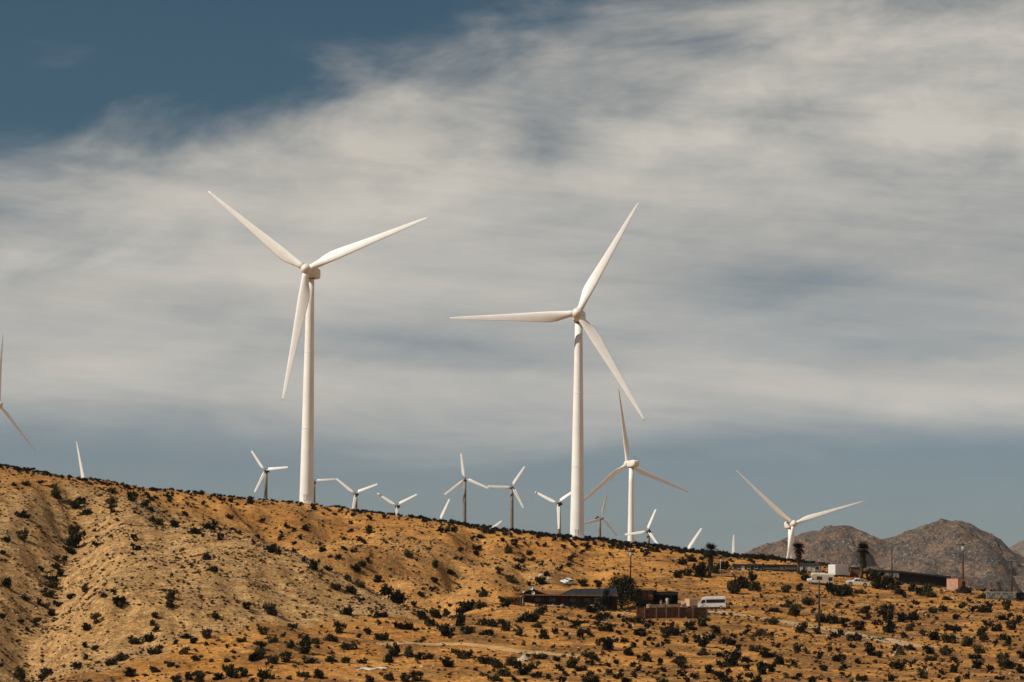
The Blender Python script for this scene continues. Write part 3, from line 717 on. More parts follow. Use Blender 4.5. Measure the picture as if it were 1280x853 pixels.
T8 = (900, 560, 2.91, [(90,490,75),(135,505,55),(50,515,60),(240,515,45),(290,510,40),(428,515,80),(470,520,60),(510,520,40),(580,490,90),(630,500,70),(740,520,60),(700,510,50),(885,515,50),(930,500,55),(315,470,50),(300,455,30),(660,520,50),(960,505,40),(990,505,35),(1020,505,40),(1060,510,40),(1095,510,40)])
surveyed = []
for ox, oy, sc, L in (T1, T2, T3, T4, T5, T6, T7, T8):
    for x, y, w in L:
        px, py, pw = ox + x / sc, oy + y / sc, w / sc
        p = ground_px(px, py + pw * .27)
        if p is None or p.y > 1000: continue
        surveyed.append((pw, px, py, p))
surveyed.sort(key=lambda q: -q[0])
LM = [(70, 720, 'the gully on the left hill'), (25, 610, 'the hilltop at the left edge'), (200, 790, 'the foot of the left hill'), (250, 690, 'the shoulder of the left hill'),
      (381, 640, 'the tall left turbine tower'), (430, 745, 'the lower spur of the left hill'), (465, 835, 'the white sheet on the bank'), (581, 665, 'the small upright-blade turbine'),
      (300, 835, 'the photo edge under the left hill'), (560, 765, 'the mouth of the ravine'), (720, 680, 'the central turbine tower'), (610, 808, 'the left end of the sandy track'),
      (655, 824, 'the pale pointed boulder'), (710, 757, 'the long low house'), (709, 727, 'the small white car'), (840, 772, 'the board fence'), (890, 755, 'the white minibus'), (780, 830, 'the flat below the dark shade tree'),
      (887, 705, 'the leftmost palm'), (1024, 775, 'the lone pole by the road'), (1026, 727, 'the cream motorhome'), (1072, 733, 'the white pickup truck'), (1105, 800, 'the dirt road at its right end'),
      (1160, 730, 'the long black barn'), (1195, 733, 'the pink shed'), (1252, 752, 'the stone hut'), (900, 835, 'the photo edge below the minibus'), (1180, 835, 'the bottom right corner of the photo'), (950, 790, 'the dirt road near the minibus')]
def landmark(px, py):
    k = min(range(len(LM)), key=lambda i: (LM[i][0] - px) ** 2 + ((LM[i][1] - py) * 1.5) ** 2)
    dx_, dy_ = px - LM[k][0], (py - LM[k][1]) * 1.5
    d = ('right of' if dx_ > 0 else 'left of') if abs(dx_) > abs(dy_) else ('below' if dy_ > 0 else 'above')
    return k, d, math.hypot(dx_, dy_)
rank = {}
for pw, px, py, p in surveyed[:300]:
    k, d, r_ = landmark(px, py); rank.setdefault((k, d), []).append(r_)
rest = []
for i, (pw, px, py, p) in enumerate(surveyed):
    wm = pw * p.y / F * (1.22 if px < 640 else 1.3)
    if i >= 300: rest.append((p.x, p.y, p.z - .05 * wm, wm, .9 + .4 * rs.random(), rs.random() * 6.28)); continue
    k, d, r_ = landmark(px, py); order = sorted(rank[(k, d)]).index(r_)
    size = 'large ' if pw > 17 else ('small ' if pw < 13 else '')
    lab = size + 'dark shrub ' + d + ' ' + LM[k][2]
    if order < 5: lab += ', ' + ('nearest', 'second nearest', 'third nearest', 'fourth nearest', 'fifth nearest')[order]
    else: lab = 'one of the outer dark shrubs ' + d + ' ' + LM[k][2]
    o = bpy.data.objects.new('shrub', SHRUB_ME[i * 5 % 12]); link(o)
    o.location = (p.x, p.y, p.z - .06 * wm); o.rotation_euler = (0, 0, rs.random() * 6.28)
    o.scale = (wm * (.95 + .25 * rs.random()), wm * (.9 + .2 * rs.random()), wm * (.82 + .35 * rs.random()))
    tag(o, lab, 'shrub', 'dark desert shrubs')
def rocky_at(x, y):
    return float(rocky[np.clip(np.searchsorted(YS, y), 0, len(YS) - 1), np.clip(np.searchsorted(XS, x), 0, len(XS) - 1)])
def in_view(x, y, m=25): return abs(x) < y * .182 + m
# the brush band along the crest
crest_px = [(px, c[-1][0], c[-1][1]) for px, c in SURVEY.items()]
crest_items = []
for px in np.arange(-60, 1085, 1.5):
    D = np.interp(px, [c[0] for c in crest_px], [c[2] for c in crest_px])
    thick = np.interp(px, [0, 300, 340, 480, 540, 700, 900, 1000, 1080], [.55, .6, .28, .5, .8, .95, 1.1, 1.1, .6])
    if rs.random() > .35 + .5 * thick: continue
    for k in range(1 + int(rs.random() < thick)):
        v = pt(px + rs.normal() * 2, 700, D + rs.normal() * 9 - 2); s = (.7 + 1.0 * rs.random()) * (.75 + .8 * thick)
        crest_items.append((v.x, v.y, ground_z(v.x, v.y) - .06 * s, s, .75 + .3 * rs.random(), rs.random() * 6.28))
def field(n, prob, ymax=800):
    x = rs.uniform(-170, 178, n); y = rs.uniform(452, ymax, n)
    k = np.abs(x) < y * .182 + 25; x, y = x[k], y[k]
    ix = np.clip(np.searchsorted(XS, x), 0, len(XS) - 1); iy = np.clip(np.searchsorted(YS, y), 0, len(YS) - 1)
    k = rs.random(len(x)) < prob(x, y, rocky[iy, ix]); x, y = x[k], y[k]
    return x, y, [ground_z(a, b) for a, b in zip(x, y)]
small = []
for x, y, z in zip(*field(34000, lambda x, y, r: np.where(r > .5, .07, .17) * (1 + 1.4 * fbm(x / 18, y / 18, 3, 300)) * np.where((y < 640) & (x > 20), 1.3, 1))):
    small.append((x, y, z - .05, .55 + 1.0 * rs.random() ** 2, .7 + .4 * rs.random(), rs.random() * 6.28))
OLIVE = leaf_mat('olive_brush', (.045, .034, .014, 1), (.12, .085, .034, 1))
scatter('dry_brush', MINI, small[::2], OLIVE, 'olive-brown dry brush dotted over the slopes between the dark shrubs', 'brush')
scatter('brush_scatter', MINI, rest + crest_items + small[1::2], SHRUBM, 'low dark desert brush dotted over the slopes and along the skyline', 'brush')
tufts, stones = [], []
for x, y, z in zip(*field(80000, lambda x, y, r: (.50 * r + .13) * (1 + 1.5 * fbm(x / 9 + 3, y / 14, 3, 330)))):
    tufts.append((x, y, z - .04, .4 + .85 * rs.random() ** 2, .65 + .4 * rs.random(), rs.random() * 6.28))
for x, y, z in zip(*field(90000, lambda x, y, r: (.36 * r + .13) * (1 + 1.2 * fbm(x / 12 + 9, y / 16, 3, 360)))):
    stones.append((x, y, z + .02, .18 + .6 * rs.random() ** 3.5, .8 + .4 * rs.random(), rs.random() * 6.28))
scatter('dry_tufts', TUFT, tufts, DRYM, 'small brown dry tufts speckling the stony slopes', 'dry grass')
STONEM = mat('pale_stone', (.46, .34, .22), .9, .2, .4)
scatter('loose_stones', STONES, stones, STONEM, 'pale loose stones strewn over the hillsides', 'stones')
def boulder(px, py, w, label, m=None, h=.8, lay=1.0):
    p = ground_px(px, py); s = w * p.y / F
    mb = MB(); rr = []
    for i in range(7):
        t = i / 6; ring = []
        for k in range(14):
            a = k / 14 * 6.283; rad = math.sin(math.pi * (.12 + .88 * (1 - t * .93)) * .5 + .0) * (1 - t ** 2.2 * .92)
            nz = 1 + .3 * float(perlin(np.array(math.cos(a) * 1.3 + px), np.array(math.sin(a) * 1.3 + t * 2)))
            ring.append((math.cos(a) * rad * nz * .5 * s, math.sin(a) * rad * nz * .4 * s * lay, (t * h - .15) * s * .6 * nz))
        rr.append(ring)
    mb.rings(rr, smooth=False); o = mb.part('boulder', m or mat('boulder_stone', (.50, .40, .29), .9, .15, 1.2, .4, 4))
    o.location = p; o.rotation_euler.z = rs.random(); return tag(o, label, 'boulder', 'boulders')
boulder(655, 826, 20, 'pale pointed boulder beside the sandy track in the foreground')
boulder(527, 834, 7, 'small pale rock at the edge of the foreground bank')
boulder(663, 722, 7, 'pale rock in the cluster above the long low house, left one')
boulder(676, 720, 9, 'pale rock in the cluster above the long low house, middle one')
boulder(685, 724, 9, 'pale rock in the cluster above the long low house, right one')
boulder(896, 716, 3.5, 'small white rock at the foot of the slim pole')
boulder(915, 715, 4.5, 'round pale rock left of the dark mobile home')
# white sheet lying on the bank in the foreground
p0 = ground_px(465, 836); q0 = ground_px(446, 838); q1 = ground_px(486, 835)
mb = MB(); rr = []
for i in range(25):
    t = i / 24; c = q0.lerp(q1, t) + Vector((0, 1.1 * float(perlin(np.array(t * 4.), np.array(2.5))), 0)); w = .42 * math.sin(math.pi * min(1, t * 1.02 + .03)) ** .6 + .08
    ring = []
    for k in range(9):
        u = k / 8 - .5; x = c.x; y = c.y + u * w * 2.2
        z = ground_z(x, y) + .10 + .22 * w * (1 - 4 * u * u) + .14 * float(perlin(np.array(t * 9.), np.array(u * 4 + 7)))
        ring.append((x, y, z))
    rr.append(ring)
vs = [v for r_ in rr for v in r_]; fs = [(i * 9 + k, i * 9 + k + 1, i * 9 + k + 10, i * 9 + k + 9) for i in range(24) for k in range(8)]
lo = [(x, y, z - .12) for x, y, z in vs]
border = [(0, k) for k in range(9)] + [(i, 8) for i in range(1, 25)] + [(24, k) for k in range(7, -1, -1)] + [(i, 0) for i in range(23, 0, -1)]
ids = [i * 9 + k for i, k in border]; n_v = len(vs)
fs2 = [tuple(a + n_v for a in reversed(f)) for f in fs] + [(ids[j], ids[(j + 1) % len(ids)], ids[(j + 1) % len(ids)] + n_v, ids[j] + n_v) for j in range(len(ids))]
mb.add(vs + lo, fs + fs2, True)
tag(mb.part('white_sheet', mat('white_sheet_plastic', (.66, .60, .53), .6, .12, 3)), 'crumpled white sheet lying on the bank at the bottom of the photo', 'sheet')

# ------------------------------------------------------------------ buildings, vehicles and yard things
WOODD = mat('dark_brown_wood', (.028, .017, .012), .85, .2, 2.5)
WOODR = mat('rust_brown_board', (.20, .075, .028), .8, .2, 1.5)
WOODRD = mat('dark_red_board', (.085, .027, .013), .85, .22, 1.5)
WOODG = mat('grey_brown_picket', (.155, .095, .06), .85, .2, 2)
TIN = mat('rusty_tin', (.17, .080, .038), .7, .3, .8)
ROOFB = mat('brown_roof', (.19, .088, .038), .85, .2, 1.0)
ROOFD = mat('dark_roof', (.022, .021, .022), .75, .2, 1.0)
PANEL = mat('blue_grey_panel', (.022, .025, .029), .7, .2, .6, spec=.25)
GLASS = mat('dark_glass', (.012, .013, .015), .12, .05, 1, spec=.6)
CREAM = mat('cream_wall', (.42, .36, .27), .75, .1, 1)
WHITEV = mat('white_vehicle_paint', (.66, .64, .61), .35, .05, .8, spec=.5)
RVCREAM = mat('cream_vehicle_paint', (.56, .50, .40), .45, .08, .8)
TRIM = mat('white_trim', (.60, .57, .52), .6, .06, 2)
PINK = mat('pink_plaster', (.46, .245, .165), .85, .12, .8)
PALEP = mat('pale_pink_panel', (.52, .35, .23), .7, .12, 1)
BLUEW = mat('pale_blue_siding', (.26, .32, .37), .6, .1, .8)
TEALW = mat('dark_blue_siding', (.035, .048, .058), .7, .15, .8)
GREYW = mat('grey_white_siding', (.40, .38, .34), .75, .1, 1)
TYRE = mat('tyre_rubber', (.014, .014, .014), .8, .1, 3)
RIM = mat('wheel_rim', (.33, .32, .31), .4, .1, 3)
POLEM = mat('pole_wood', (.052, .036, .026), .9, .25, 1)
STEEL = mat('galvanised_steel', (.36, .36, .35), .5, .1, 2)
SHADOWED = mat('shade_black', (.013, .013, .014), .8, .1, 2)  # near-black colour, carries the shade of the gable end and open lean-to
def lamp_mat(n, c): return mat(n, c, .2, .02, 2, spec=.6)
LAMPM = lamp_mat('headlight_glass', (.5, .5, .48)); TAILM = lamp_mat('tail_light_plastic', (.28, .02, .015))
def bev(o, w=.05, seg=2):
    import bmesh
    bm = bmesh.new(); bm.from_mesh(o.data); bmesh.ops.remove_doubles(bm, verts=bm.verts, dist=1e-5)
    bmesh.ops.bevel(bm, geom=bm.edges[:], offset=w, segments=seg, affect='EDGES', clamp_overlap=True); bm.to_mesh(o.data); bm.free(); return o
def B(c, d, name, m, parent, bv=0.0):
    return MB().box(c, d, bev=bv).part(name, m, parent)
def gable(mb, x0, x1, y0, y1, z, h, over=.35, th=.16):
    """two roof slopes, ridge along x"""
    ym = (y0 + y1) / 2; a = [(y0 - over, z - over * h / (ym - y0)), (ym, z + h), (y1 + over, z - over * h / (ym - y0))]
    for (p, q) in ((a[0], a[1]), (a[1], a[2])):
        vs = [(x, yy_, zz_ + dz_) for dz_ in (0, th) for x in (x0 - over, x1 + over) for yy_, zz_ in (p, q)]
        mb.add(vs, [(0, 2, 3, 1), (4, 5, 7, 6), (0, 1, 5, 4), (2, 6, 7, 3), (0, 4, 6, 2), (1, 3, 7, 5)])
    return mb
def window(c, w, h, parent, frame=TRIM):
    o = B(c, (w, .06, h), 'window', GLASS, parent)
    mb = MB(); x, y, z = c
    for dx_ in (-w / 2, w / 2): mb.box((x + dx_, y - .03, z), (.07, .1, h + .14))
    for dz_ in (-h / 2, h / 2): mb.box((x, y - .035, z + dz_), (w, .1, .07))
    mb.part('window_frame', frame, o); return o
def wheel(x, y, r, parent, w=.24):
    o = MB().tube([(x, y - w / 2, r), (x, y - w / 2 + .03, r), (x, y + w / 2 - .03, r), (x, y + w / 2, r)], [r * .9, r, r, r * .9], 20).part('wheel', TYRE, parent)
    s = -1 if y < 0 else 1
    MB().tube([(x, y + s * (w / 2 - .02), r), (x, y + s * (w / 2 + .025), r)], [r * .58, r * .5], 16).part('rim', RIM, o); return o
def stand(name, px, D, label, cat, rz=0.0, tilt=False, group=None, sink=0.0):
    v = site(px, D); v.z -= sink
    o = empty(name, v, R(rz)); tag(o, label, cat, group)
    if tilt:
        n = Vector((0, 0, 0))
        for ddx in (-2, 0, 2):
            for ddy in (-1.5, 0, 1.5): n += Vector((ground_z(v.x - 1 + ddx, v.y + ddy) - ground_z(v.x + 1 + ddx, v.y + ddy), ground_z(v.x + ddx, v.y - 1 + ddy) - ground_z(v.x + ddx, v.y + 1 + ddy), 2))
        q = n.normalized(); o.rotation_mode = 'QUATERNION'
        o.rotation_quaternion = Vector((0, 0, 1)).rotation_difference(q) @ Matrix.Rotation(R(rz), 3, 'Z').to_quaternion()
    return o
def px_m(D): return F / D

# --- long low house
HD = min(ground_px(690, 757).y, ground_px(735, 757).y) + 4.6
h = stand('ranch_house', 712, HD, 'long low dark house with brown roof and blue-grey roof panels left of the dark tree', 'house')
gz = h.location.z
eave = top_z(712, 744.5, HD - 3) - gz; s = px_m(HD - 3)
X = lambda px: (px - 712) / s
B((X(712), 0, eave / 2 - .5), (X(772) - X(654), 6, eave + 1.0), 'wall', WOODD, h)
mb = gable(MB(), X(656), X(724), -3, 3, eave, 1.0, .5); r1 = mb.part('roof', ROOFB, h)
fr = [(X(697), -4.0, eave + .06), (X(771), -4.0, eave + .16), (X(771), 0, eave + 1.75), (X(715), 0, eave + 1.5)]
bk = [(X(715), 0, eave + 1.5), (X(771), 0, eave + 1.75), (X(771), 3.5, eave), (X(697), 3.5, eave)]
mb = MB()
for q in (fr, bk, [fr[0], fr[3], bk[3]]):
    k_ = len(q); mb.add(q + [(x, y, z - .12) for x, y, z in q], [tuple(range(k_)), tuple(range(2 * k_ - 1, k_ - 1, -1))] + [(i, (i + 1) % k_, (i + 1) % k_ + k_, i + k_) for i in range(k_)])
r2 = mb.part('roof', PANEL, h); r2['label'] = 'slate-blue right half of the roof'
for i in range(9):       # standing seams
    t_ = (i + .5) / 9; a = Vector(fr[0]).lerp(Vector(fr[1]), t_); b_ = Vector(fr[3]).lerp(Vector(fr[2]), t_)
    MB().tube([a + Vector((0, 0, .03)), b_ + Vector((0, 0, .03))], .035, 6).part('roof_seam', ROOFD, r2)
# front gable with its shaded end painted near-black and pale round vents
gx0, gx1 = X(649), X(684); gm_ = (gx0 + gx1) / 2 - .3
mb = MB().add([(gx0, -4.2, eave), (gx1, -4.2, eave), (gm_, -4.2, eave + 1.25), (gx0, 0, eave), (gx1, 0, eave), (gm_, 0, eave + 1.25)], [(0, 1, 2), (5, 4, 3), (0, 3, 4, 1), (1, 4, 5, 2), (2, 5, 3, 0)])
ga = mb.part('gable', SHADOWED, h)
mb = MB()
for a, b_ in (((gx0 - .5, eave - .12), (gm_, eave + 1.32)), ((gm_, eave + 1.32), (gx1 + .5, eave - .12))):
    vs = [(x, y, z + dz_) for dz_ in (0, .14) for y in (-4.5, 0) for x, z in (a, b_)]
    mb.add(vs, [(0, 2, 3, 1), (4, 5, 7, 6), (0, 1, 5, 4), (2, 6, 7, 3), (0, 4, 6, 2), (1, 3, 7, 5)])
mb.part('gable_roof', ROOFB, h)
B((X(712), -4.45, eave - .02), (X(770) - X(650), .12, .22), 'fascia', WOODR, h)
mb = MB(); mb.box((X(712), -3.7, eave + .1), (X(770) - X(652), 1.5, .10)); mb.part('porch_roof', ROOFB, h)
for px in (651, 664, 678, 693, 708, 722, 737, 752, 766): B((X(px), -4.3, eave / 2 - .5), (.13, .13, eave + .98), 'porch_post', TRIM if px < 660 else WOODD, h)
for px, w in ((672, 1.4), (690, 1.6), (716, 1.4), (733, 1.2), (747, 1.3), (760, 1.0)): window((X(px), -3.05, eave * .55), w, 1.0, h, TRIM if px in (747,) else WOODD)
B((X(703), -3.04, eave * .42), (1.0, .1, 2.0), 'door', WOODRD, h)
# satellite dishes on the gable
for px, py, w, lab in ((664, 735.5, 5, 'larger white satellite dish above the peak of the house gable'), (666.5, 741.5, 4.2, 'smaller white satellite dish low on the house gable'), (653.8, 739.5, 3.6, 'pale satellite dish at the left end of the house roof')):
    c = pt(px, py, HD - 5.2 if py > 739 else HD - 4.6); r = w / s / 2
    o = empty('satellite_dish', c); tag(o, lab, 'satellite dish')
    mb = MB(); rr = []
    for i in range(5):
        t = i / 4; rr.append([(math.cos(a) * r * t, -.25 * r + .5 * r * (1 - t * t) - (.0), math.sin(a) * r * t) for a in [k / 16 * 6.283 for k in range(16)]])
    rr2 = [[(x, y + .04, z) for x, y, z in q] for q in reversed(rr)]
    mb.rings(rr + rr2, cap=False); mb.part('reflector', WHITEV, o)
    MB().tube([(0, .2 * r, 0), (0, .5, -.1), (0, .5, -r - .5)], .035, 8).part('mast', STEEL, o)
    MB().tube([(0, -.2 * r, -r), (0, -.9 * r, -.1)], .025, 6).part('feed_arm', STEEL, o)
# open carport at the left end
CD = ground_px(644, 757).y + 2.3
c_ = stand('carport', 644, CD, 'brown open carport on thin white posts at the left end of the long house', 'carport')
hh = top_z(644, 746.5, CD) - c_.location.z
B((0, 0, hh), (4.2, 4.5, .14), 'roof', ROOFB, c_)
for x in (-1.9, 1.6):
    for y in (-2.1, 2.1): B((x, y, hh / 2 - .2), (.1, .1, hh + .36), 'post', TRIM if y < 0 else WOODD, c_)
for i in range(14): B((-2.0 + i * .3, 2.2, hh / 2 - .1), (.27, .05, hh), 'back_board', WOODRD, c_)
for px, lab in ((731, 'cream garden drum by the porch near the dark tree'),):
    o = MB().tube([(0, 0, -.1), (0, 0, .05), (0, 0, .9), (0, 0, 1.0)], [.4, .45, .5, .44], 18).part('drum', CREAM); o.location = site(741, HD - 6); tag(o, lab, 'drum')
for px, lab in ((691, 'grey stone edging the ground in front of the house, left of three'), (703, 'grey stone edging the ground in front of the house, middle of three'), (710, 'grey stone edging the ground in front of the house, right of three')):
    boulder(px, 757.5, 6.5, lab, mat('grey_stone', (.26, .21, .16), .9, .15, 1.5))

# --- dark tree clump over the yard
def tree(name, px, D, w, top_py, label, n, lobes, group=None):
    v = site(px, D); o = empty(name, v); tag(o, label, 'tree', group)
    H = top_z(px, top_py, D) - v.z
    mb = MB()
    mb.tube([(0, 0, -.3), (.1, 0, H * .25), (.05, .1, H * .5)], [.28, .22, .12], 10)
    for k in range(6):
        a = k * 1.05 + .3; mb.tube([(.05, 0, H * .22), (math.cos(a) * w * .18, math.sin(a) * w * .15, H * .5), (math.cos(a) * w * .33, math.sin(a) * w * .26, H * (.6 + .07 * (k % 3)))], [.13, .09, .03], 7)
    mb.part('trunk', BARK, o)
    L = [(x * w, y * w, z * H, r * w) for x, y, z, r in lobes]
    me = raw_mesh('crown', foliage(rs, n, L, .42, .85, .35), TREEM); place(me, 'crown', o); return o
tree('shade_tree', 777, 646, 9.6, 717, 'large dark shade tree between the long house and the rust shed', 6500,
     [(0, 0, .52, .24), (-.28, -.05, .42, .2), (.28, .0, .45, .2), (.08, 0, .78, .19), (-.14, .05, .74, .17), (.34, -.1, .26, .17), (-.38, -.1, .24, .17), (0, -.18, .25, .22), (.2, 0, .7, .14)])
tree('shade_tree', 757, HD - 5.5, 3.6, 733, 'smaller dark tree against the right end of the long house', 1300, [(0, 0, .5, .3), (.2, 0, .35, .25), (-.2, 0, .3, .25), (.05, 0, .75, .2)])

# --- rust-coloured board shed
sh = stand('rust_shed', 806, 648, 'rust-orange board shed just right of the dark tree', 'shed'); s = px_m(646)
t = top_z(806, 737.5, 646) - sh.location.z; w = 21 / s
B((0, 1.6, t / 2 - .4), (w, 3.0, t + .7), 'wall', WOODD, sh)
for i in range(12): B((-w / 2 + (i + .5) * w / 12, .05 + .02 * (i % 2), t - 1.15), (w / 12 - .03, .06, 2.1 + .12 * ((i * 7) % 3 - 1)), 'board', (WOODR, TIN, WOODR, WOODRD)[i % 4], sh)
mb = MB().add([(x, y, z + dz_) for dz_ in (0, .1) for x in (-w / 2 - .3, w / 2 + .3) for y, z in ((-.4, t - .02), (3.4, t + .35))], [(0, 2, 3, 1), (4, 5, 7, 6), (0, 1, 5, 4), (2, 6, 7, 3), (0, 4, 6, 2), (1, 3, 7, 5)])
mb.part('roof', TIN, sh)
# --- open dark lean-to
le = stand('lean_to', 831, 650, 'dark open-fronted lean-to beside the rust shed', 'shed'); s = px_m(648)
t = top_z(831, 740, 648) - le.location.z; w = 33 / s
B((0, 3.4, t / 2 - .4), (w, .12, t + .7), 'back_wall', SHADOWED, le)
for x in (-w / 2 + .06, w / 2 - .06): B((x, 1.7, t / 2 - .4), (.12, 3.3, t + .7), 'side_wall', WOODD, le)
B((0, 1.6, t), (w + .3, 4.0, .14), 'roof', ROOFD, le)
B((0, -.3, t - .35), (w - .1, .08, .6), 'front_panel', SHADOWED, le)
for x in (-w * .2, w * .2): B((x, -.3, t / 2 - .4), (.14, .14, t), 'post', WOODD, le)
for px, lab, m_, hgt in ((826, 'dull pink cylinder standing under the dark lean-to', PINK, 1.3), (834, 'pale cream water heater standing under the dark lean-to', CREAM, 1.6)):
    v = site(px, 649); o = MB().tube([(0, 0, 0), (0, 0, .06), (0, 0, hgt - .15), (0, 0, hgt)], [.33, .37, .37, .22], 18).part('tank', m_); o.location = v; tag(o, lab, 'tank')
# --- pickets and board fence
def fence(name, pxa, pxb, Da, Db, h0, bw, mats, label, posts, topv=0.0, gap=.02):
    a, b_ = site(pxa, Da), site(pxb, Db); n = int((b_ - a).length / bw); o = empty(name, a); tag(o, label, 'fence')
    d = (b_ - a); ang = math.atan2(d.y, d.x)
    mes = [MB().box((0, 0, h0 / 2 - .15), (bw - gap, .035, h0 + .3)).mesh('board', m_) for m_ in mats]
    for i in range(n):
        p = a.lerp(b_, (i + .5) / n); z = ground_z(p.x, p.y)
        me = mes[0] if i / n < .115 else mes[1 + (i * 7 + i // 5) % (len(mes) - 1)]
        q = place(me, 'board', o, Matrix.Translation((p.x - a.x, p.y - a.y, z - a.z + topv * rs.normal())) @ Matrix.Rotation(ang, 4, 'Z'))
    for t_ in posts:
        p = a.lerp(b_, t_); z = ground_z(p.x, p.y)
        MB().box((0, 0, h0 / 2), (.17, .17, h0 + .7)).part('post', WOODG, o, Matrix.Translation((p.x - a.x, p.y - a.y - .12, z - a.z)) @ Matrix.Rotation(ang, 4, 'Z'))
    for zf in (.25, .8):
        mb = MB(); k = 14
        mb.tube([(a.lerp(b_, i / k).x - a.x, a.lerp(b_, i / k).y - a.y + .07, ground_z(a.lerp(b_, i / k).x, a.lerp(b_, i / k).y) - a.z + h0 * zf) for i in range(k + 1)], .04, 6); mb.part('rail', WOODD, o)
    return o
fence('board_fence', 796, 884, ground_px(797, 774).y, ground_px(882, 773).y, 2.25, .2, [WOODR, WOODRD, WOODRD, WOODD, WOODRD], 'dark red-brown board fence with an orange left end below the rust shed', (0, .115, .28, .42, .6, .8, 1.0), .02)
fence('picket_fence', 812, 849, ground_px(812, 763).y, ground_px(849, 762.5).y, 1.25, .16, [WOODG, WOODG, WOODG], 'low grey-brown picket fence behind the board fence', (0, .5, 1), .02, .04)
o = B((0, 0, .5), (1.0, .9, 1.1), 'crate', PALEP, None, .04); o.location = site(811, ground_px(811, 761.5).y); tag(o, 'pale tan box at the left end of the picket fence', 'box')

# --- white minibus
def vehicle_body(name, prof, w, m, parent, bv=.07, z=0): return bev(MB().prism(prof, -w / 2, w / 2).part(name, m, parent), bv)
bus = stand('minibus', 890, 640, 'white minibus with a long dark window strip, facing left', 'minibus', rz=-5, tilt=True)
L = 6.3
body = vehicle_body('body', [(-3.15, .45), (-3.15, 1.05), (-2.95, 1.25), (-2.35, 2.15), (-2.05, 2.55), (-1.4, 2.72), (3.0, 2.72), (3.15, 2.5), (3.15, .45)], 2.05, WHITEV, bus, .08)
for y, sg in ((-1.035, -1), (1.035, 1)):
    MB().prism([(-1.2, 1.42), (-1.2, 2.2), (2.95, 2.2), (2.95, 1.42)], y - .012, y + .012).part('side_window', GLASS, bus)
    MB().prism([(-2.55, 1.45), (-2.12, 2.12), (-1.45, 2.12), (-1.45, 1.45)], y - .012, y + .012).part('cab_window', GLASS, bus)
    B((-1.32, y, 1.45), (.03, .02, 1.6), 'door_seam', DARKM, bus)
    MB().box((-2.35, y + sg * .18, 1.6), (.12, .22, .34)).part('mirror', DARKM, bus)
    for x in (-2.2, 2.0): wheel(x, y - sg * .1, .38, bus)
mb = MB().add([(-2.97, -.85, 1.32), (-2.97, .85, 1.32), (-2.42, .8, 2.13), (-2.42, -.8, 2.13)], [(0, 1, 2, 3)]); mb.add([(-2.9, -.85, 1.32), (-2.9, .85, 1.32), (-2.35, .8, 2.13), (-2.35, -.8, 2.13)], [(3, 2, 1, 0)]); mb.part('windscreen', GLASS, bus)
for y in (-.75, .75):
    B((-3.16, y, .95), (.06, .35, .22), 'headlight', LAMPM, bus); B((3.16, y * 1.15, 1.1), (.05, .16, .4), 'tail_light', TAILM, bus)
B((-3.16, 0, .58), (.14, 1.9, .24), 'bumper', DARKM, bus, .04); B((0, 0, .42), (5.6, 1.7, .22), 'underbody', DARKM, bus)
# --- pale pink utility trailer left of the bus
u = stand('utility_trailer', 864, 641, 'pale pink box trailer with a cream end, just left of the white minibus', 'trailer', rz=35)
B((0, 0, 1.35), (2.3, 1.7, 1.7), 'box', PALEP, u, .05); B((1.165, 0, 1.35), (.03, 1.5, 1.5), 'end_door', CREAM, u)
for y in (-.9, .9): wheel(.2, y, .36, u)
B((0, 0, .48), (2.3, 1.3, .1), 'chassis', DARKM, u); MB().tube([(-1.1, 0, .48), (-2.1, 0, .45)], .05, 8).part('drawbar', DARKM, u)
u = stand('water_cart', 856, 641, 'small pink and white barrel cart left of the pale box trailer', 'cart', rz=10)
MB().tube([(-.8, 0, 1.1), (-.7, 0, 1.1), (.7, 0, 1.1), (.8, 0, 1.1)], [.35, .5, .5, .35], 20).part('barrel', PINK, u); B((0, 0, .55), (1.8, .9, .12), 'deck', WHITEV, u)
for y in (-.5, .5): wheel(0, y, .3, u, .16)
MB().tube([(-.9, 0, .55), (-1.6, 0, .3)], .04, 8).part('handle', DARKM, u)
o = bev(MB().prism([(-.9, .05), (-1.0, .5), (-.4, .75), (.9, .8), (1.0, .05)], -.5, .5).part('covered_pallet', WHITEV), .12); o.location = site(863.5, 634); tag(o, 'low white covered bundle in front of the pale box trailer', 'bundle')

# --- small white car parked on the slope
def car(name, px, D, rz, label, m_):
    c = stand(name, px, D, label, 'car', rz=rz, tilt=True)
    vehicle_body('body', [(-2.1, .35), (-2.15, .65), (-1.95, .85), (-1.0, .95), (1.6, .98), (2.1, .9), (2.15, .4), (2.0, .3), (-2.0, .3)], 1.7, m_, c, .08)
    cab = vehicle_body('cabin', [(-1.0, .93), (-.35, 1.42), (.95, 1.44), (1.65, .96)], 1.45, m_, c, .06)
    for y in (-.735, .735):
        MB().prism([(-.75, .98), (-.3, 1.34), (.25, 1.35), (.25, .98)], y - .01, y + .01).part('side_window', GLASS, c); MB().prism([(.32, .98), (.32, 1.35), (.85, 1.36), (1.3, .99)], y - .01, y + .01).part('side_window', GLASS, c)
        for x in (-1.35, 1.35): wheel(x, y * 1.05, .31, c, .2)
    B((-.70, 0, 1.17), (.06, 1.2, .5), 'windscreen', GLASS, c).rotation_euler = (0, 0, 0)
    for y in (-.6, .6): B((-2.1, y, .68), (.08, .3, .14), 'headlight', LAMPM, c); B((2.13, y, .75), (.05, .25, .14), 'tail_light', TAILM, c)
    B((-2.14, 0, .42), (.1, 1.5, .18), 'bumper', DARKM, c, .03); return c
p = ground_px(709, 730.5); car('parked_car', 709, p.y, 52, 'small white car parked alone on the bare slope above the long house', WHITEV)

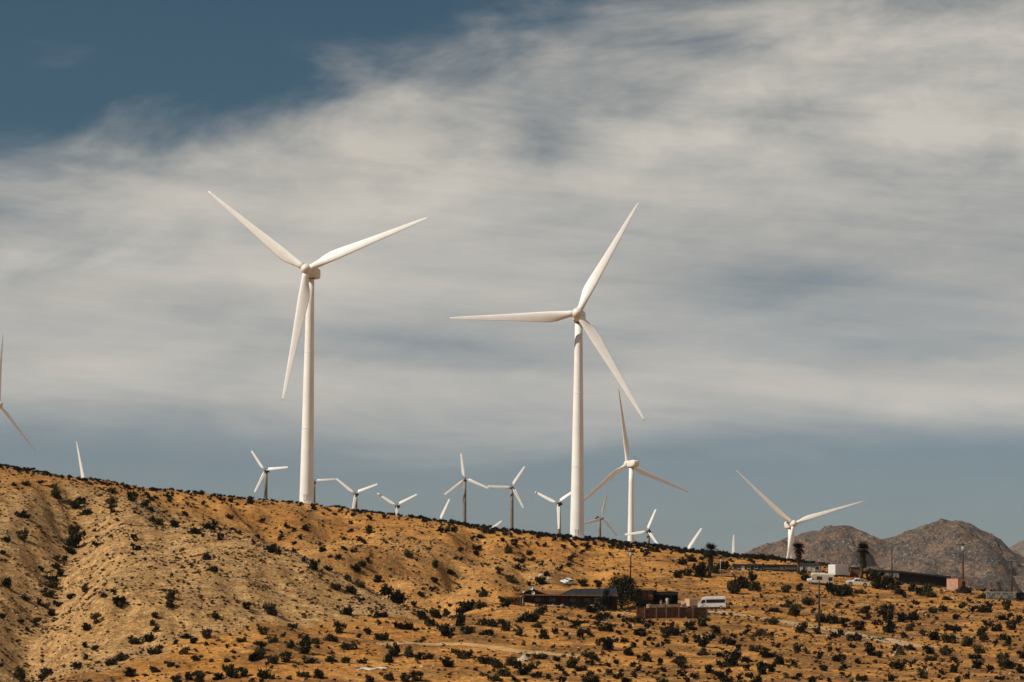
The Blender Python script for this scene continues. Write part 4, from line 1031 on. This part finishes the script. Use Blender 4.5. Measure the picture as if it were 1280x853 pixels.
# --- right-hand terrace
mh = stand('mobile_home', 934, 737, 'dark blue mobile home with black roof, left end of the right terrace', 'mobile home'); s = px_m(735)
t = top_z(934, 706.2, 735) - mh.location.z; w = 33 / s
B((0, 1.4, t / 2 - .5), (w, 2.9, t + .8), 'wall', TEALW, mh); B((0, 1.4, t), (w + .5, 3.6, .45), 'roof', ROOFD, mh)
for x in (-w * .32, w * .05, w * .34): window((x, -.08, t * .55), .8, .7, mh)
B((-w * .16, -.08, t * .4), (.8, .08, 1.7), 'door', WHITEV, mh)
mh = stand('mobile_home', 973, 741, 'long mobile home with black roof and pale blue wall strips beside the slim palm', 'mobile home'); s = px_m(739)
t = top_z(973, 707, 739) - mh.location.z; w = 47 / s
B((0, 1.4, t / 2 - .5), (w, 2.9, t + .8), 'wall', TEALW, mh); B((0, 1.2, t + .02), (w + .4, 4.0, .5), 'roof', ROOFD, mh)
B((-w * .2, -.1, t - .75), (w * .42, .08, .55), 'siding_strip', BLUEW, mh); B((w * .32, -.1, t - .6), (w * .3, .08, .75), 'siding_strip', BLUEW, mh); B((w * .08, -.1, t - .7), (w * .1, .08, .8), 'siding_strip', GREYW, mh)
for x in (-w * .42, w * .15): window((x, -.08, t * .5), .7, .7, mh)
gh = stand('gable_house', 1013, 748, 'small grey-white gabled house left of the white box trailer', 'house', rz=0); s = px_m(746)
t = top_z(1013, 706.5, 746) - gh.location.z; w = 27 / s
B((0, 1.8, t / 2 - .5), (w, 3.6, t + .8), 'wall', GREYW, gh)
mb = MB().add([(w * .12, -.06, t - .1), (w * .5, -.06, t - .1), (w * .31, -.06, t + .62), (w * .12, 1.8, t - .1), (w * .5, 1.8, t - .1), (w * .31, 1.8, t + .62)], [(0, 1, 2), (5, 4, 3), (0, 3, 4, 1), (1, 4, 5, 2), (2, 5, 3, 0)]); mb.part('gable', GREYW, gh)
mb = MB()
for a, b_ in (((w * .08, t - .15), (w * .31, t + .68)), ((w * .31, t + .68), (w * .54, t - .15))):
    mb.add([(x, y, z + dz_) for dz_ in (0, .1) for y in (-.35, 2.0) for x, z in (a, b_)], [(0, 2, 3, 1), (4, 5, 7, 6), (0, 1, 5, 4), (2, 6, 7, 3), (0, 4, 6, 2), (1, 3, 7, 5)])
mb.part('gable_roof', TIN, gh); gable(MB(), -w / 2, w / 2, 0, 3.6, t, .45, .25, .12).part('roof', ROOFD, gh)
window((w * .31, -.1, t * .52), 1.1, 1.05, gh); window((-w * .28, -.04, t * .5), .9, .9, gh)
B((-w * .05, -.04, t * .4), (.85, .08, 1.8), 'door', CREAM, gh)
bt = stand('box_trailer', 1048, 742, 'white box trailer with sunlit left end on the right terrace', 'trailer', rz=44); s = px_m(742)
t = top_z(1048, 706.3, 742) - bt.location.z; zb = t - 2.7
B((0, 0, zb + 1.35), (5.4, 2.45, 2.7), 'box', WHITEV, bt, .05)
mb = MB()
for x in (-2.2, -1.1, 0, 1.1, 2.2): mb.box((x, -1.235, zb + 1.35), (.07, .03, 2.5))
mb.part('side_rib', WHITEV, bt); B((-2.715, 0, zb + 1.35), (.04, 2.2, 2.45), 'rear_door', WHITEV, bt, .01)
for x in (.9, 1.8):
    for y in (-1.0, 1.0): wheel(x, y, min(.5, max(.3, zb)), bt)
B((0, 0, max(.35, zb - .12)), (5.2, 1.2, .2), 'chassis', DARKM, bt); B((-2.3, 0, zb / 2), (.2, 1.6, zb), 'landing_leg', DARKM, bt)
rs_ = stand('tin_shed', 1069, 744, 'small rust-red tin shed right of the white box trailer', 'shed'); s = px_m(743)
t = top_z(1069, 709.5, 743) - rs_.location.z
B((0, 1, t / 2 - .3), (11 / s, 2, t + .6), 'wall', TIN, rs_)
for i in range(6): B((-11 / s / 2 + (i + .5) * 11 / s / 6, -.03, t / 2), (11 / s / 6 - .06, .05, t - .05), 'board', TIN if i % 2 else WOODR, rs_)
B((0, 1, t + .05), (13 / s, 2.5, .12), 'roof', ROOFD, rs_)
# motorhome
rv = stand('motorhome', 1026, ground_px(1026, 731).y, 'old cream motorhome with dark windscreen below the white box trailer', 'motorhome', rz=-3, tilt=True); sc_ = 1.0
vehicle_body('body', [(-1.5, .55), (-1.5, 1.1), (-2.6, 2.0), (-2.6, 2.35), (-2.2, 2.75), (2.95, 2.75), (3.15, 2.5), (3.15, .55)], 2.2, RVCREAM, rv, .08)
vehicle_body('cab', [(-3.5, .5), (-3.5, 1.1), (-2.6, 1.25), (-2.05, 1.95), (-1.4, 1.95), (-1.4, .5)], 1.95, WHITEV, rv, .08)
for y in (-1, 1):
    MB().prism([(-2.45, 1.28), (-2.05, 1.85), (-1.6, 1.85), (-1.6, 1.28)], y * .985 - .012, y * .985 + .012).part('cab_window', GLASS, rv)
    MB().prism([(-1.2, 1.35), (-1.2, 2.2), (.1, 2.2), (.1, 1.35)], y * 1.11 - .012, y * 1.11 + .012).part('side_window', GLASS, rv)
    MB().prism([(1.7, 1.3), (1.7, 2.2), (2.7, 2.2), (2.7, 1.3)], y * 1.11 - .012, y * 1.11 + .012).part('side_window', GLASS, rv)
    for x in (-2.6, 1.8): wheel(x, y * .92, .37, rv)
B((-2.38, 0, 1.62), (.05, 1.6, .5), 'windscreen', GLASS, rv); B((.3, 0, 2.82), (1.1, .8, .2), 'roof_vent', WHITEV, rv, .05); B((-3.52, 0, .6), (.12, 1.9, .25), 'bumper', DARKM, rv, .03)
for y in (-.7, .7): B((-3.51, y, .9), (.05, .25, .2), 'headlight', LAMPM, rv)
B((0, 0, .48), (5.8, 1.8, .2), 'underbody', DARKM, rv)
# pickup
pk = stand('pickup_truck', 1072, 714, 'white pickup truck facing left right of the cream motorhome', 'pickup truck', rz=-2, tilt=True)
vehicle_body('body', [(-2.9, .5), (-2.95, .85), (-2.7, 1.05), (-1.35, 1.15), (.75, 1.15), (.75, 1.12), (2.95, 1.12), (2.95, .5)], 1.95, WHITEV, pk, .06)
vehicle_body('cab', [(-1.35, 1.1), (-.7, 1.82), (.5, 1.85), (.75, 1.1)], 1.65, WHITEV, pk, .06)
for y in (-.83, .83):
    MB().prism([(-1.0, 1.2), (-.6, 1.7), (-.1, 1.72), (-.1, 1.2)], y - .012, y + .012).part('side_window', GLASS, pk); MB().prism([(0, 1.2), (0, 1.72), (.4, 1.73), (.58, 1.2)], y - .012, y + .012).part('side_window', GLASS, pk)
    for x in (-1.85, 1.75): wheel(x, y * 1.05, .4, pk); MB().tube([(x, y * 1.19 - .01, .5), (x, y * 1.19 + .01, .5)], .5, 18).part('wheel_arch', DARKM, pk)
B((-1.03, 0, 1.5), (.05, 1.35, .5), 'windscreen', GLASS, pk); B((-2.97, 0, .6), (.12, 1.9, .22), 'bumper', STEEL, pk, .03)
B((1.85, 0, 1.125), (1.95, 1.6, .02), 'bed', DARKM, pk)
for y in (-.75, .75): B((-2.93, y, .88), (.06, .3, .18), 'headlight', LAMPM, pk); B((2.96, y, .85), (.04, .2, .3), 'tail_light', TAILM, pk)
# long dark barn, its roof running on as an open lean-to
bn_ = stand('long_barn', 1160, 738, 'long black low-roofed barn with an open lean-to at its left, in front of the mountain', 'barn'); s = px_m(736)
zt = lambda px, py: top_z(px, py, 736) - bn_.location.z
X2 = lambda px: pt(px, 730, 736).x - bn_.location.x
pts_ = [(1086, 711.5), (1130, 714), (1190, 720.5)]
mb = MB()
for (pa, ya), (pb, yb) in zip(pts_, pts_[1:]):
    mb.add([(X2(p), y, zt(p, q) + dz_) for dz_ in (-.45, .0) for p, q in ((pa, ya), (pb, yb)) for y in (-1.0, 5.0)], [(0, 2, 3, 1), (4, 5, 7, 6), (0, 1, 5, 4), (2, 6, 7, 3), (0, 4, 6, 2), (1, 3, 7, 5)])
mb.part('roof', ROOFD, bn_)
mb = MB(); mb.add([(X2(p), y, z) for p, q in ((1128, 715.5), (1188, 721.5)) for y in (0, 4.5) for z in (-1.5, zt(p, q))], [(0, 1, 3, 2), (4, 6, 7, 5), (0, 4, 5, 1), (2, 3, 7, 6), (1, 5, 7, 3), (0, 2, 6, 4)]); mb.part('wall', SHADOWED, bn_)
for px, q in ((1088, 713), (1102, 714), (1117, 715)):
    for y in (-.8, 4.6): zz_ = zt(px, q); B((X2(px), y, zz_ / 2 - 1.0), (.16, .16, zz_ + 2), 'post', WOODD, bn_)
for px in (1148, 1168): B((X2(px), -.06, 1.0), (1.5, .08, 1.9), 'door', WOODD, bn_)
pb = stand('block_shed', 1195, 728, 'small pink plastered shed with sunlit left wall beside a utility pole', 'shed', rz=47); s = px_m(728)
t = top_z(1190, 723.3, 728) - pb.location.z
B((0, 0, t / 2 - .4), (3.3, 3.4, t + .8), 'wall', PINK, pb); B((0, 0, t + .06), (3.5, 3.6, .12), 'roof', TIN, pb)
MB().box((1.0, -1.71, t * .4), (1.4, .05, t * .7)).part('door', WOODD, pb)
# rubble-block hut at the right edge
sh = stand('stone_hut', 1252, 694, 'low grey stone hut with a dark doorway at the right edge', 'hut'); s = px_m(692)
t = top_z(1252, 740.5, 692) - sh.location.z; w = 37 / s
B((0, 1.5, t / 2 - .5), (w, 3, t + .9), 'wall', mat('mortar', (.16, .15, .12), .95, .15, 2), sh)
STN = [mat('hut_stone_' + q, c, .9, .2, 1.5, .4, 5) for q, c in (('grey', (.235, .215, .17)), ('pale', (.34, .31, .25)), ('dark', (.12, .12, .10)))]
sm_ = [MB().box((0, 0, 0), (.60, .14, .27), bev=.06).mesh('stone', m_) for m_ in STN]
rows = max(4, int(t / .3))
for r_ in range(rows):
    for c2 in range(int(w / .63)):
        place(sm_[int(rs.integers(3))], 'stone', sh, Matrix.Translation((-w / 2 + .35 + c2 * .63 + (.15 if r_ % 2 else 0) - .05, -.02 - .04 * rs.random(), t - .15 - r_ * .3)) @ Matrix.Diagonal((.9 + .15 * rs.random(), 1, .9 + .15 * rs.random(), 1)))
B((0, 1.5, t + .08), (w + .3, 3.3, .14), 'roof', GREYW, sh)
dk = stand('dark_shed', 1276, 697, 'dark open shed joined to the stone hut at the right edge', 'shed')
t2 = top_z(1276, 741, 694) - dk.location.z
B((0, 1.5, t2 / 2 - .5), (2.0, 2.6, t2 + .9), 'wall', WOODD, dk); B((0, 1.4, t2), (2.3, 3.2, .12), 'roof', ROOFD, dk); B((.1, .15, t2 * .4), (1.0, .08, t2 * .75), 'door', SHADOWED, dk)

# --- utility poles
def upole(px, D, top_py, label, arm=True, trafo=False, base=None, r=.17):
    v = base or site(px, D); o = empty('utility_pole', v); tag(o, label, 'utility pole', 'utility poles')
    H = top_z(px, top_py, v.y) - v.z
    MB().tube([(0, 0, -.5), (0, 0, H * .5), (0, 0, H)], [r * 1.15, r, r * .8], 12).part('pole', POLEM, o)
    if arm:
        MB().box((0, -.15, H - .45), (2.3, .12, .14)).part('crossarm', POLEM, o)
        for x in (-1.05, -.55, .55, 1.05): MB().tube([(x, -.15, H - .38), (x, -.15, H - .25), (x, -.15, H - .12)], [.05, .09, .04], 8).part('insulator', STEEL, o)
    if trafo:
        tr = MB().tube([(.0, -.42, H - 2.1), (.0, -.42, H - 2.05), (.0, -.42, H - 1.15), (.0, -.42, H - 1.05)], [.26, .32, .32, .2], 16).part('transformer', STEEL, o)
        MB().tube([(0, -.42, H - 1.05), (0, -.42, H - .7)], .05, 8).part('bushing', DARKM, tr)
    return o
upole(788, 694, 685.5, 'utility pole with a pale transformer behind the large shade tree', False, True)
upole(1024, 0, 727, 'lone dark pole standing by the dirt road in front of the motorhome', False, base=ground_px(1024, 786), r=.2)
upole(1115, 752, 681, 'bare utility pole against the mountain, left of the barn roof end', False)
upole(1204, 735, 678.5, 'utility pole with crossarm and transformer behind the pink shed', True, True, r=.2)
upole(1265, 750, 700, 'utility pole with crossarm near the right edge', True)
v = site(900.5, 716); o = empty('metal_post', v); tag(o, 'slim pale metal post standing right of the leftmost palm', 'post')
MB().tube([(0, 0, -.3), (0, 0, top_z(900.5, 699, v.y) - v.z)], .07, 10).part('shaft', STEEL, o); MB().tube([(0, 0, -.1), (0, 0, .12)], .2, 10).part('footing', CONC, o)

# --- fan palms with skirts of dead fronds
def palm(px, D, top_py, label, w, lean=0.0, skirt=.55):
    v = site(px, D); o = empty('palm_tree', v); tag(o, label, 'palm tree', 'fan palms'); H = top_z(px, top_py, D) - v.z; hc = H - w * .30
    MB().tube([(0, 0, -.4), (lean * .2, 0, hc * .4), (lean * .6, 0, hc * .8), (lean, 0, hc)], [.42, .34, .30, .26], 14).part('trunk', BARK, o)
    def frond(p, az_, el_, L, wd):
        d = Vector((math.cos(az_) * math.cos(el_), math.sin(az_) * math.cos(el_), math.sin(el_))); sd = Vector((-math.sin(az_), math.cos(az_), 0)); up = d.cross(sd)
        vs, fs = [], []
        for k in range(7):          # the fingers of the fan
            a = (k - 3) * .30; e = p + d * L * .35; dd = (d * math.cos(a) + sd * math.sin(a)); tip = e + dd * L * (.72 - .03 * abs(k - 3)) - Vector((0, 0, .18 * L)); s2 = dd.cross(up).normalized() * wd
            b0 = len(vs); vs += [p, e + s2, tip, e - s2]; fs.append((b0, b0 + 1, b0 + 2, b0 + 3))
        return vs, fs
    for nm, cnt, er, hr, m_, Lr in (('crown', 60, (-.7, 1.35), (0, 0), PALMM, (.38, .66)), ('dead_frond_skirt', 90, (-1.45, -.9), (0, skirt), SKIRTM, (.22, .46))):
        mb = MB()
        for k in range(cnt):
            vs, fs = frond(Vector((lean, 0, hc - hr[1] * H * rs.random())), rs.random() * 6.283, rs.uniform(*er), w * rs.uniform(*Lr), .07 * w * .35 + .03); mb.add(vs, fs)
        me = bpy.data.meshes.new(nm); me.from_pydata(mb.v, [], mb.f); me.materials.append(m_); place(me, nm, o)
    return o
palm(887, 712, 681, 'leftmost dark fan palm with a shaggy skirt standing on the ridge side', 4.0, .2, .5)
palm(998, 736, 680, 'slim fan palm in front of the right-hand white turbine', 4.0, .1, .3)
palm(1077, 741, 680, 'thick-skirted fan palm right of the tin shed', 4.6, .4, .38)

# ------------------------------------------------------------------ thin desert air between here and the mountains
HAZE = 1.4e-5
hm = bpy.data.materials.new('haze_air'); hm.use_nodes = True; nt = hm.node_tree; nt.nodes.clear()
pv = nt.nodes.new('ShaderNodeVolumePrincipled'); pv.inputs['Color'].default_value = (.86, .91, 1, 1); pv.inputs['Density'].default_value = HAZE; pv.inputs['Anisotropy'].default_value = .2
mo = nt.nodes.new('ShaderNodeOutputMaterial'); nt.links.new(pv.outputs[0], mo.inputs['Volume'])
ho = MB().box((0, 10500, 240), (28200, 27200, 560)).part('haze', hm)
tag(ho, 'thin pale air between the ridge and the mountains', 'haze', kind='stuff')
